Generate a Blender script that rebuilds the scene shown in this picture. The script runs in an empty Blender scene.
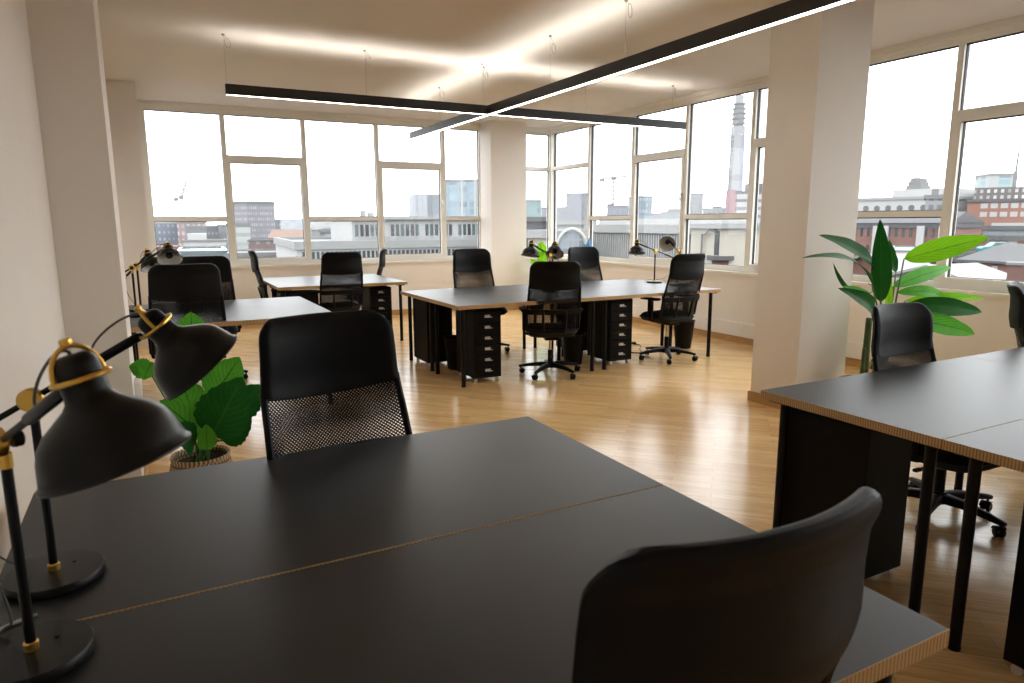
import bpy, bmesh, math, random
from mathutils import Vector, Matrix
random.seed(7)
PI = math.pi
scene = bpy.context.scene
col = scene.collection
H = 1.52                                   # eye height of the photographer

# ------------------------------------------------------------------ camera
FPX = 680.36
PITCH, ROLL, YAW = 0.173647765, -0.00431481567, 0.486007324
fw = Vector((math.sin(YAW)*math.cos(PITCH), math.cos(YAW)*math.cos(PITCH), -math.sin(PITCH)))
rt0 = Vector((math.cos(YAW), -math.sin(YAW), 0))
dn0 = fw.cross(rt0)
cr, sr = math.cos(ROLL), math.sin(ROLL)
rt = cr*rt0 - sr*dn0
dn = sr*rt0 + cr*dn0
cam_data = bpy.data.cameras.new('camera')
cam = bpy.data.objects.new('camera', cam_data)
col.objects.link(cam)
cam_data.sensor_width = 36.0
cam_data.lens = FPX/1024*36.0
cam_data.clip_start = 0.02
cam_data.clip_end = 4000
cam.matrix_world = Matrix(((rt.x, -dn.x, -fw.x, 0), (rt.y, -dn.y, -fw.y, 0), (rt.z, -dn.z, -fw.z, H), (0, 0, 0, 1)))
cam_data.dof.use_dof = True
cam_data.dof.focus_distance = 4.6
cam_data.dof.aperture_fstop = 6.3
scene.camera = cam


def ray(px, py):
    return rt*((px-512)/FPX) + dn*((py-341.5)/FPX) + fw


def at_y(px, py, y):
    d = ray(px, py)
    return Vector((0, 0, H)) + d*(y/d.y)


def at_d(px, py, dist):                    # point at a horizontal distance
    d = ray(px, py)
    return Vector((0, 0, H)) + d*(dist/math.hypot(d.x, d.y))


def at_depth(px, py, z):
    return Vector((0, 0, H)) + ray(px, py)*z


def cam_dir(a, b, c):
    return (rt*a + dn*b + fw*c).normalized()


# --------------------------------------------------------------- materials
def new_mat(name):
    m = bpy.data.materials.new(name)
    m.use_nodes = True
    nt = m.node_tree
    b = nt.nodes['Principled BSDF']
    return m, nt, b


def node(nt, t, **kw):
    n = nt.nodes.new(t)
    for k, v in kw.items():
        setattr(n, k, v)
    return n


def mat(name, c, rough=0.5, metal=0.0, noise=0.06, nscale=30.0, spec=0.5, bump=0.0):
    m, nt, b = new_mat(name)
    b.inputs['Roughness'].default_value = rough
    b.inputs['Metallic'].default_value = metal
    b.inputs['Specular IOR Level'].default_value = spec
    tc = node(nt, 'ShaderNodeTexCoord')
    nz = node(nt, 'ShaderNodeTexNoise')
    nz.inputs['Scale'].default_value = nscale
    nz.inputs['Detail'].default_value = 3
    nt.links.new(tc.outputs['Object'], nz.inputs['Vector'])
    mx = node(nt, 'ShaderNodeMix', data_type='RGBA')
    mx.inputs[6].default_value = tuple(max(0, x*(1-noise)) for x in c) + (1,)
    mx.inputs[7].default_value = tuple(min(1, x*(1+noise)) for x in c) + (1,)
    nt.links.new(nz.outputs['Fac'], mx.inputs[0])
    nt.links.new(mx.outputs[2], b.inputs['Base Color'])
    if bump > 0:
        bp = node(nt, 'ShaderNodeBump')
        bp.inputs['Strength'].default_value = bump
        bp.inputs['Distance'].default_value = 0.002
        nt.links.new(nz.outputs['Fac'], bp.inputs['Height'])
        nt.links.new(bp.outputs['Normal'], b.inputs['Normal'])
    return m


def emit_mat(name, c, s):
    m, nt, b = new_mat(name)
    b.inputs['Base Color'].default_value = c + (1,)
    b.inputs['Emission Color'].default_value = c + (1,)
    b.inputs['Emission Strength'].default_value = s
    return m


def math_node(nt, op, a, b=None):
    n = node(nt, 'ShaderNodeMath', operation=op)
    for i, v in enumerate((a, b)):
        if v is None:
            continue
        if isinstance(v, (int, float)):
            n.inputs[i].default_value = v
        else:
            nt.links.new(v, n.inputs[i])
    return n.outputs[0]


def floor_material():
    m, nt, b = new_mat('oak laminate planks')
    tc = node(nt, 'ShaderNodeTexCoord')
    mp = node(nt, 'ShaderNodeMapping')
    mp.inputs['Rotation'].default_value = (0, 0, math.radians(45))
    nt.links.new(tc.outputs['Object'], mp.inputs['Vector'])
    br = node(nt, 'ShaderNodeTexBrick', offset=0.37, offset_frequency=2)
    br.inputs['Scale'].default_value = 1.0
    br.inputs['Brick Width'].default_value = 0.62
    br.inputs['Row Height'].default_value = 0.066
    br.inputs['Mortar Size'].default_value = 0.0012
    br.inputs['Mortar Smooth'].default_value = 0.3
    br.inputs['Color1'].default_value = (0.98, 0.71, 0.35, 1)
    br.inputs['Color2'].default_value = (0.83, 0.53, 0.235, 1)
    br.inputs['Mortar'].default_value = (0.50, 0.31, 0.15, 1)
    nt.links.new(mp.outputs[0], br.inputs['Vector'])
    mp2 = node(nt, 'ShaderNodeMapping')
    mp2.inputs['Scale'].default_value = (1.6, 26, 1)
    nt.links.new(mp.outputs[0], mp2.inputs['Vector'])
    nz = node(nt, 'ShaderNodeTexNoise')
    nz.inputs['Scale'].default_value = 2.2
    nz.inputs['Detail'].default_value = 5
    nz.inputs['Roughness'].default_value = 0.65
    nt.links.new(mp2.outputs[0], nz.inputs['Vector'])
    ramp = node(nt, 'ShaderNodeValToRGB')
    ramp.color_ramp.elements[0].position = 0.30
    ramp.color_ramp.elements[0].color = (0.74, 0.66, 0.55, 1)
    ramp.color_ramp.elements[1].position = 0.68
    ramp.color_ramp.elements[1].color = (1.0, 1.0, 1.0, 1)
    nt.links.new(nz.outputs['Fac'], ramp.inputs[0])
    mx = node(nt, 'ShaderNodeMix', data_type='RGBA', blend_type='MULTIPLY')
    mx.inputs[0].default_value = 1.0
    nt.links.new(br.outputs['Color'], mx.inputs[6])
    nt.links.new(ramp.outputs[0], mx.inputs[7])
    nt.links.new(mx.outputs[2], b.inputs['Base Color'])
    b.inputs['Roughness'].default_value = 0.20
    b.inputs['Specular IOR Level'].default_value = 0.5
    return m


def edge_material():
    m, nt, b = new_mat('striped ply edge')
    tc = node(nt, 'ShaderNodeTexCoord')
    sp = node(nt, 'ShaderNodeSeparateXYZ')
    nt.links.new(tc.outputs['Object'], sp.inputs[0])
    s = math_node(nt, 'ADD', sp.outputs[0], sp.outputs[1])
    f = math_node(nt, 'FRACT', math_node(nt, 'MULTIPLY', s, 95.0))
    t = math_node(nt, 'ABSOLUTE', math_node(nt, 'SUBTRACT', f, 0.5))
    ramp = node(nt, 'ShaderNodeValToRGB')
    ramp.color_ramp.elements[0].position = 0.10
    ramp.color_ramp.elements[0].color = (0.25, 0.145, 0.06, 1)
    ramp.color_ramp.elements[1].position = 0.26
    ramp.color_ramp.elements[1].color = (0.54, 0.36, 0.17, 1)
    nt.links.new(t, ramp.inputs[0])
    nt.links.new(ramp.outputs[0], b.inputs['Base Color'])
    b.inputs['Roughness'].default_value = 0.55
    return m


def mesh_fabric_material():
    m, nt, b = new_mat('black net fabric')
    out = nt.nodes['Material Output']
    b.inputs['Base Color'].default_value = (0.006, 0.006, 0.0065, 1)
    b.inputs['Specular IOR Level'].default_value = 0.12
    b.inputs['Roughness'].default_value = 0.6
    uv = node(nt, 'ShaderNodeTexCoord')
    sp = node(nt, 'ShaderNodeSeparateXYZ')
    nt.links.new(uv.outputs['UV'], sp.inputs[0])
    p = math_node(nt, 'ADD', sp.outputs[0], sp.outputs[1])
    q = math_node(nt, 'SUBTRACT', sp.outputs[0], sp.outputs[1])
    hole = None
    for c in (p, q):
        f = math_node(nt, 'FRACT', math_node(nt, 'MULTIPLY', c, 1/0.0130))
        a = math_node(nt, 'ABSOLUTE', math_node(nt, 'SUBTRACT', f, 0.5))
        g = math_node(nt, 'LESS_THAN', a, 0.29)
        hole = g if hole is None else math_node(nt, 'MULTIPLY', hole, g)
    tr = node(nt, 'ShaderNodeBsdfTransparent')
    mx = node(nt, 'ShaderNodeMixShader')
    nt.links.new(hole, mx.inputs[0])
    nt.links.new(b.outputs[0], mx.inputs[1])
    nt.links.new(tr.outputs[0], mx.inputs[2])
    nt.links.new(mx.outputs[0], out.inputs['Surface'])
    return m


def glass_material():
    m, nt, b = new_mat('window glass')
    out = nt.nodes['Material Output']
    nt.nodes.remove(b)
    tr = node(nt, 'ShaderNodeBsdfTransparent')
    tr.inputs[0].default_value = (0.96, 0.975, 0.97, 1)
    gl = node(nt, 'ShaderNodeBsdfGlossy')
    gl.inputs['Roughness'].default_value = 0.0
    fr = node(nt, 'ShaderNodeFresnel')
    fr.inputs['IOR'].default_value = 1.35
    mx = node(nt, 'ShaderNodeMixShader')
    nt.links.new(fr.outputs[0], mx.inputs[0])
    nt.links.new(tr.outputs[0], mx.inputs[1])
    nt.links.new(gl.outputs[0], mx.inputs[2])
    nt.links.new(mx.outputs[0], out.inputs['Surface'])
    return m


def leaf_material(name, c1, c2, vein, trans=0.3):
    m, nt, b = new_mat(name)
    out = nt.nodes['Material Output']
    uv = node(nt, 'ShaderNodeTexCoord')
    sp = node(nt, 'ShaderNodeSeparateXYZ')
    nt.links.new(uv.outputs['UV'], sp.inputs[0])
    v = math_node(nt, 'ABSOLUTE', math_node(nt, 'SUBTRACT', sp.outputs[0], 0.5))
    mid = math_node(nt, 'LESS_THAN', v, 0.018)
    k = math_node(nt, 'SUBTRACT', math_node(nt, 'MULTIPLY', sp.outputs[1], 9.0), math_node(nt, 'MULTIPLY', v, 7.0))
    fr = math_node(nt, 'FRACT', k)
    side = math_node(nt, 'LESS_THAN', fr, 0.10)
    allv = math_node(nt, 'MAXIMUM', mid, side)
    nz = node(nt, 'ShaderNodeTexNoise')
    nz.inputs['Scale'].default_value = 9
    nt.links.new(uv.outputs['Object'], nz.inputs['Vector'])
    mx = node(nt, 'ShaderNodeMix', data_type='RGBA')
    mx.inputs[6].default_value = c1 + (1,)
    mx.inputs[7].default_value = c2 + (1,)
    nt.links.new(nz.outputs['Fac'], mx.inputs[0])
    mv = node(nt, 'ShaderNodeMix', data_type='RGBA')
    mv.inputs[7].default_value = vein + (1,)
    nt.links.new(math_node(nt, 'MULTIPLY', allv, 0.75), mv.inputs[0])
    nt.links.new(mx.outputs[2], mv.inputs[6])
    nt.links.new(mv.outputs[2], b.inputs['Base Color'])
    b.inputs['Roughness'].default_value = 0.5
    b.inputs['Specular IOR Level'].default_value = 0.12
    tl = node(nt, 'ShaderNodeBsdfTranslucent')
    nt.links.new(mv.outputs[2], tl.inputs[0])
    ms = node(nt, 'ShaderNodeMixShader')
    ms.inputs[0].default_value = trans
    nt.links.new(b.outputs[0], ms.inputs[1])
    nt.links.new(tl.outputs[0], ms.inputs[2])
    nt.links.new(ms.outputs[0], out.inputs['Surface'])
    return m


def basket_material():
    m, nt, b = new_mat('woven seagrass')
    tc = node(nt, 'ShaderNodeTexCoord')
    sp = node(nt, 'ShaderNodeSeparateXYZ')
    nt.links.new(tc.outputs['UV'], sp.inputs[0])
    br = node(nt, 'ShaderNodeTexBrick', offset=0.5)
    br.inputs['Scale'].default_value = 1
    br.inputs['Brick Width'].default_value = 0.022
    br.inputs['Row Height'].default_value = 0.05
    br.inputs['Mortar Size'].default_value = 0.006
    br.inputs['Color1'].default_value = (0.56, 0.44, 0.28, 1)
    br.inputs['Color2'].default_value = (0.42, 0.31, 0.18, 1)
    br.inputs['Mortar'].default_value = (0.16, 0.10, 0.05, 1)
    nt.links.new(tc.outputs['UV'], br.inputs['Vector'])
    nt.links.new(br.outputs['Color'], b.inputs['Base Color'])
    bp = node(nt, 'ShaderNodeBump')
    bp.inputs['Strength'].default_value = 0.6
    bp.inputs['Distance'].default_value = 0.006
    nt.links.new(br.outputs['Fac'], bp.inputs['Height'])
    bp.invert = True
    nt.links.new(bp.outputs['Normal'], b.inputs['Normal'])
    b.inputs['Roughness'].default_value = 0.8
    return m


CITY = 0.58


def facade(name, wall, glass, sx=3.0, sz=3.2, fx=0.55, fz=0.5, wall2=None, off=0.0):
    """A far facade: wall colour with a regular grid of window openings."""
    wall = tuple(x*CITY for x in wall); glass = tuple(x*CITY for x in glass)
    wall2 = tuple(x*CITY for x in wall2) if wall2 else None
    m, nt, b = new_mat(name)
    tc = node(nt, 'ShaderNodeTexCoord')
    sp = node(nt, 'ShaderNodeSeparateXYZ')
    nt.links.new(tc.outputs['Object'], sp.inputs[0])
    u = math_node(nt, 'ADD', math_node(nt, 'ADD', sp.outputs[0], sp.outputs[1]), 500.0 + off)
    v = math_node(nt, 'ADD', sp.outputs[2], 500.0)
    fu = math_node(nt, 'FRACT', math_node(nt, 'MULTIPLY', u, 1/sx))
    fv = math_node(nt, 'FRACT', math_node(nt, 'MULTIPLY', v, 1/sz))
    win = math_node(nt, 'MULTIPLY', math_node(nt, 'LESS_THAN', fu, fx), math_node(nt, 'LESS_THAN', fv, fz))
    wn = node(nt, 'ShaderNodeTexWhiteNoise', noise_dimensions='2D')
    cb = node(nt, 'ShaderNodeCombineXYZ')
    nt.links.new(math_node(nt, 'FLOOR', math_node(nt, 'MULTIPLY', u, 1/sx)), cb.inputs[0])
    nt.links.new(math_node(nt, 'FLOOR', math_node(nt, 'MULTIPLY', v, 1/sz)), cb.inputs[1])
    nt.links.new(cb.outputs[0], wn.inputs['Vector'])
    g = node(nt, 'ShaderNodeMix', data_type='RGBA')
    g.inputs[6].default_value = tuple(x*0.6 for x in glass) + (1,)
    g.inputs[7].default_value = tuple(min(1, x*1.5) for x in glass) + (1,)
    nt.links.new(wn.outputs['Value'], g.inputs[0])
    w = node(nt, 'ShaderNodeMix', data_type='RGBA')
    nz = node(nt, 'ShaderNodeTexNoise')
    nz.inputs['Scale'].default_value = 0.25
    nt.links.new(tc.outputs['Object'], nz.inputs['Vector'])
    w2 = wall2 or tuple(x*0.8 for x in wall)
    w.inputs[6].default_value = wall + (1,)
    w.inputs[7].default_value = w2 + (1,)
    nt.links.new(nz.outputs['Fac'], w.inputs[0])
    mx = node(nt, 'ShaderNodeMix', data_type='RGBA')
    nt.links.new(win, mx.inputs[0])
    nt.links.new(w.outputs[2], mx.inputs[6])
    nt.links.new(g.outputs[2], mx.inputs[7])
    nt.links.new(mx.outputs[2], b.inputs['Base Color'])
    b.inputs['Roughness'].default_value = 0.7
    return m


M = {}
M['wall'] = mat('white emulsion with warm light tint', (0.81, 0.77, 0.72), 0.85, noise=0.02, nscale=4)  # white walls, the warmth of the light put into their colour
M['ceiling'] = mat('ceiling emulsion', (0.78, 0.735, 0.68), 0.9, noise=0.02, nscale=3)
M['floor'] = floor_material()
M['skirting'] = mat('oak skirting', (0.50, 0.30, 0.11), 0.4, noise=0.2, nscale=9)
M['upvc'] = mat('white window plastic', (0.80, 0.78, 0.72), 0.35, noise=0.02)
M['gasket'] = mat('black window gasket', (0.02, 0.02, 0.022), 0.6)
M['glass'] = glass_material()
M['steel'] = mat('brushed handle metal', (0.55, 0.55, 0.55), 0.3, 1.0)
M['desktop'] = mat('black laminate', (0.011, 0.0108, 0.0112), 0.40, noise=0.10, nscale=60, spec=0.40)
M['edge'] = edge_material()
M['edgeline'] = mat('pale ply core', (0.60, 0.40, 0.18), 0.5)
M['leg'] = mat('black powder coated steel', (0.004, 0.004, 0.005), 0.42, spec=0.2)
M['pad'] = mat('black leatherette', (0.006, 0.006, 0.0065), 0.50, noise=0.15, nscale=220, spec=0.13, bump=0.25)
M['cloth'] = mat('black seat cloth', (0.006, 0.006, 0.0065), 0.85, noise=0.25, nscale=160, bump=0.2)
M['plastic'] = mat('black plastic', (0.005, 0.005, 0.0055), 0.45, spec=0.18)
M['net'] = mesh_fabric_material()
M['chrome'] = mat('chrome', (0.75, 0.75, 0.76), 0.12, 1.0, noise=0.01)
M['lampblack'] = mat('satin black lamp enamel', (0.004, 0.004, 0.004), 0.36, noise=0.05, spec=0.24)
M['lampwhite'] = mat('white shade lining', (0.75, 0.73, 0.68), 0.5)
M['brass'] = mat('polished brass', (0.72, 0.45, 0.10), 0.28, 1.0, noise=0.05)
M['cabinet'] = mat('black cabinet steel', (0.007, 0.0065, 0.006), 0.50, noise=0.1, spec=0.10)
M['label'] = mat('silver label holder', (0.70, 0.70, 0.70), 0.3, 0.6)
M['white'] = mat('white plastic', (0.80, 0.79, 0.76), 0.4)
M['cord'] = mat('grey fabric cord', (0.06, 0.06, 0.06), 0.7)
M['palecord'] = mat('pale grey flex', (0.35, 0.35, 0.34), 0.5)
M['housing'] = mat('black aluminium profile', (0.012, 0.011, 0.011), 0.45)
M['led'] = emit_mat('lit diffuser', (1.0, 0.93, 0.84), 6.0)
M['ledup'] = emit_mat('lit upper diffuser', (1.0, 0.95, 0.88), 16.0)
M['wire'] = mat('thin steel wire', (0.35, 0.33, 0.30), 0.4, 0.8)
M['basket'] = basket_material()
M['soil'] = mat('dark soil', (0.03, 0.02, 0.014), 0.95, noise=0.4, nscale=60)
M['leafdark'] = leaf_material('dark green leaf', (0.007, 0.075, 0.010), (0.014, 0.12, 0.014), (0.03, 0.15, 0.025), 0.20)
M['leafmid'] = leaf_material('mid green leaf', (0.06, 0.33, 0.03), (0.13, 0.44, 0.04), (0.015, 0.09, 0.01), 0.3)
M['leaflight'] = leaf_material('light green leaf', (0.17, 0.50, 0.01), (0.27, 0.60, 0.015), (0.04, 0.19, 0.005), 0.42)
M['stem'] = mat('green stem', (0.05, 0.15, 0.03), 0.5, noise=0.2)
M['trunk'] = mat('banded cane', (0.05, 0.10, 0.03), 0.6, noise=0.4, nscale=14)
M['blue'] = mat('bright blue plastic', (0.02, 0.19, 0.42), 0.4)


# ------------------------------------------------------------ mesh builder
class MB:
    def __init__(s):
        s.v, s.f, s.mi, s.uv = [], [], [], {}

    def face(s, idx, m=0, uv=None):
        s.f.append(tuple(idx)); s.mi.append(m)
        if uv:
            s.uv[len(s.f)-1] = uv

    def box(s, x0, x1, y0, y1, z0, z1, m=0, xf=None):
        o = len(s.v)
        for z in (z0, z1):
            for x, y in ((x0, y0), (x1, y0), (x1, y1), (x0, y1)):
                p = Vector((x, y, z))
                s.v.append(xf @ p if xf else p)
        for q in ((0, 3, 2, 1), (4, 5, 6, 7), (0, 1, 5, 4), (1, 2, 6, 5), (2, 3, 7, 6), (3, 0, 4, 7)):
            s.face([o+i for i in q], m)

    def rbox(s, x0, x1, y0, y1, z0, z1, r, m=0, xf=None, seg=2):
        bm = bmesh.new()
        bmesh.ops.create_cube(bm, size=1)
        for v in bm.verts:
            v.co = Vector(((x0+x1)/2 + v.co.x*(x1-x0), (y0+y1)/2 + v.co.y*(y1-y0), (z0+z1)/2 + v.co.z*(z1-z0)))
        bmesh.ops.bevel(bm, geom=list(bm.edges), offset=r, segments=seg, profile=0.5, affect='EDGES')
        s.add_bm(bm, m, xf)

    def add_bm(s, bm, m=0, xf=None):
        bm.verts.index_update()
        o = len(s.v)
        for v in bm.verts:
            s.v.append((xf @ v.co) if xf else v.co.copy())
        for f in bm.faces:
            s.face([o+v.index for v in f.verts], m)
        bm.free()

    def tube(s, pts, r, n=8, m=0, cap=True, closed=False):
        pts = [Vector(p) for p in pts]
        rs = r if isinstance(r, (list, tuple)) else [r]*len(pts)
        o = len(s.v)
        k = len(pts)
        nrm = None
        for i, p in enumerate(pts):
            if closed:
                t = (pts[(i+1) % k] - pts[i-1]).normalized()
            else:
                t = (pts[min(i+1, k-1)] - pts[max(i-1, 0)]).normalized()
            if nrm is None:
                a = Vector((0, 0, 1)) if abs(t.z) < 0.9 else Vector((1, 0, 0))
                nrm = (a - t*a.dot(t)).normalized()
            else:
                nrm = (nrm - t*nrm.dot(t)).normalized()
            b = t.cross(nrm)
            for j in range(n):
                a = 2*PI*j/n
                s.v.append(p + (nrm*math.cos(a) + b*math.sin(a))*rs[i])
        for i in range(k if closed else k-1):
            i2 = (i+1) % k
            for j in range(n):
                s.face((o+i*n+j, o+i*n+(j+1) % n, o+i2*n+(j+1) % n, o+i2*n+j), m)
        if cap and not closed:
            s.face([o+j for j in range(n)][::-1], m)
            s.face([o+(k-1)*n+j for j in range(n)], m)

    def cyl(s, p0, p1, r0, r1=None, n=16, m=0):
        s.tube([p0, p1], [r0, r0 if r1 is None else r1], n, m)

    def lathe(s, prof, org=(0, 0, 0), axis=(0, 0, 1), n=32, m=0, uv=False):
        """prof: (radius, distance along axis)"""
        axis = Vector(axis).normalized(); org = Vector(org)
        a = Vector((0, 0, 1)) if abs(axis.z) < 0.9 else Vector((1, 0, 0))
        x = (a - axis*a.dot(axis)).normalized(); y = axis.cross(x)
        rows = []
        for r, t in prof:
            if r < 1e-6:
                rows.append([len(s.v)]); s.v.append(org + axis*t)
            else:
                rows.append(list(range(len(s.v), len(s.v)+n)))
                for j in range(n):
                    q = 2*PI*j/n
                    s.v.append(org + axis*t + (x*math.cos(q) + y*math.sin(q))*r)
        for i in range(len(rows)-1):
            A, B = rows[i], rows[i+1]
            rr = max(prof[i][0], prof[i+1][0])
            for j in range(n):
                j2 = (j+1) % n
                u = None
                if uv:
                    u0, u1 = 2*PI*rr*j/n, 2*PI*rr*(j+1)/n
                    d0, d1 = prof[i][1], prof[i+1][1]
                if len(A) == 1 and len(B) == 1:
                    continue
                if len(A) == 1:
                    s.face((A[0], B[j], B[j2]), m)
                elif len(B) == 1:
                    s.face((A[j], A[j2], B[0]), m)
                else:
                    s.face((A[j], A[j2], B[j2], B[j]), m, [(u0, d0), (u1, d0), (u1, d1), (u0, d1)] if uv else None)

    def grid(s, fn, nu, nv, m=0, uvf=None):
        o = len(s.v)
        for j in range(nv+1):
            for i in range(nu+1):
                s.v.append(Vector(fn(i/nu, j/nv)))
        for j in range(nv):
            for i in range(nu):
                a = o + j*(nu+1) + i
                uv = None
                if uvf:
                    uv = [uvf(i/nu, j/nv), uvf((i+1)/nu, j/nv), uvf((i+1)/nu, (j+1)/nv), uvf(i/nu, (j+1)/nv)]
                s.face((a, a+1, a+nu+2, a+nu+1), m, uv)

    def build(s, name, mats, parent=None, smooth=40, kind=None, loc=None):
        me = bpy.data.meshes.new(name)
        me.from_pydata([tuple(v) for v in s.v], [], s.f)
        if not isinstance(mats, (list, tuple)):
            mats = [mats]
        for m in mats:
            me.materials.append(m)
        me.polygons.foreach_set('material_index', s.mi)
        if s.uv:
            ul = me.uv_layers.new(name='UVMap')
            for fi, uv in s.uv.items():
                for li, q in zip(me.polygons[fi].loop_indices, uv):
                    ul.data[li].uv = q
        if smooth:
            me.polygons.foreach_set('use_smooth', [True]*len(me.polygons))
            me.set_sharp_from_angle(angle=math.radians(smooth))
        me.update()
        o = bpy.data.objects.new(name, me)
        col.objects.link(o)
        if parent:
            o.parent = parent
        if loc:
            o.location = loc
        if kind:
            o['kind'] = kind
        return o


def tag(o, label, cat, group=None):
    o['label'] = label; o['category'] = cat
    if group:
        o['group'] = group
    return o


def thing(name, label, cat, loc=(0, 0, 0), rz=0.0, group=None):
    o = bpy.data.objects.new(name, None)
    o.empty_display_size = 0.1
    col.objects.link(o)
    o.location = loc; o.rotation_euler = (0, 0, rz)
    return tag(o, label, cat, group)


def struct(name):
    o = bpy.data.objects.new(name, None)
    col.objects.link(o)
    o['kind'] = 'structure'
    return o


def copy_tree(src, loc, rz, label, group=None):
    def cp(o, parent):
        c = o.copy(); col.objects.link(c)
        if parent:
            c.parent = parent
        for ch in o.children:
            cp(ch, c)
        return c
    r = cp(src, None)
    r.location = loc; r.rotation_euler = (0, 0, rz)
    r['label'] = label
    if group:
        r['group'] = group
    return r


# =================================================================== ROOM
CEIL = 3.184
XR, YB, XL, YF = 6.52, 10.91, -0.41, -3.4      # inner faces of the walls
GX, GY = 6.60, 10.99                           # glass planes
HEAD, SILL = 3.15, 0.89
T = 0.28

b = MB(); b.box(XL-T, XR+T, YF-T, YB+T, -0.25, 0.0)
b.build('floor', M['floor'], kind='structure', smooth=0)
b = MB(); b.box(XL-T, XR+T, YF-T, YB+T, CEIL, CEIL+0.25)
b.build('ceiling', M['ceiling'], kind='structure', smooth=0)
b = MB(); b.box(XL-T, XL, YF-T, YB+T, 0, CEIL)
b.build('wall_left', M['wall'], kind='structure', smooth=0)
b = MB(); b.box(XL-T, XR+T, YF-T, YF, 0, CEIL)
b.build('wall_rear', M['wall'], kind='structure', smooth=0)
b = MB()
b.box(XL, XR+T, YB, YB+T, 0, SILL)
b.box(XL, XR+T, YB, YB+T, HEAD, CEIL)
b.box(XL, 0.045, YB, YB+T, SILL, HEAD)
b.build('wall_back', M['wall'], kind='structure', smooth=0)
b = MB()
b.box(XR, XR+T, YF, YB, 0, SILL)
b.box(XR, XR+T, YF, YB, HEAD, CEIL)
b.box(XR, XR+T, YF, -2.2, SILL, HEAD)
b.build('wall_right', M['wall'], kind='structure', smooth=0)
# columns
for nm, (x0, x1, y0, y1) in (('wall_pier_right', (4.467, 5.045, 3.61, 4.07)), ('wall_pier_left', (XL, -0.138, 4.04, 4.66)),
                             ('wall_pier_back', (5.165, 5.84, 10.50, YB+0.1)), ('wall_pier_corner', (XL, 0.012, 9.62, YB))):
    b = MB(); b.box(x0, x1, y0, y1, 0, CEIL)
    o = b.build(nm, M['wall'], kind='structure', smooth=0)
# skirting boards
SK = 0.085


def skirt(name, *boxes):
    b = MB()
    for q in boxes:
        b.box(*q, 0.0, SK)
    b.build(name, M['skirting'], kind='structure', smooth=0)


k = 0.016
skirt('baseboard_left', (XL, XL+k, YF, 4.04), (XL, XL+k, 4.66, 9.62))
skirt('baseboard_back', (0.012, 5.165, YB-k, YB), (5.84, XR, YB-k, YB))
skirt('baseboard_right', (XR-k, XR, YF, YB))
skirt('baseboard_pier_right', (4.467-k, 5.045+k, 3.61-k, 3.61), (4.467-k, 5.045+k, 4.07, 4.07+k), (4.467-k, 4.467, 3.61, 4.07), (5.045, 5.045+k, 3.61, 4.07))
skirt('baseboard_pier_left', (XL, -0.138+k, 4.04-k, 4.04), (-0.138, -0.138+k, 4.04, 4.66))
skirt('baseboard_pier_back', (5.165-k, 5.84+k, 10.5-k, 10.5), (5.165-k, 5.165, 10.5, YB), (5.84, 5.84+k, 10.5, YB))


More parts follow.
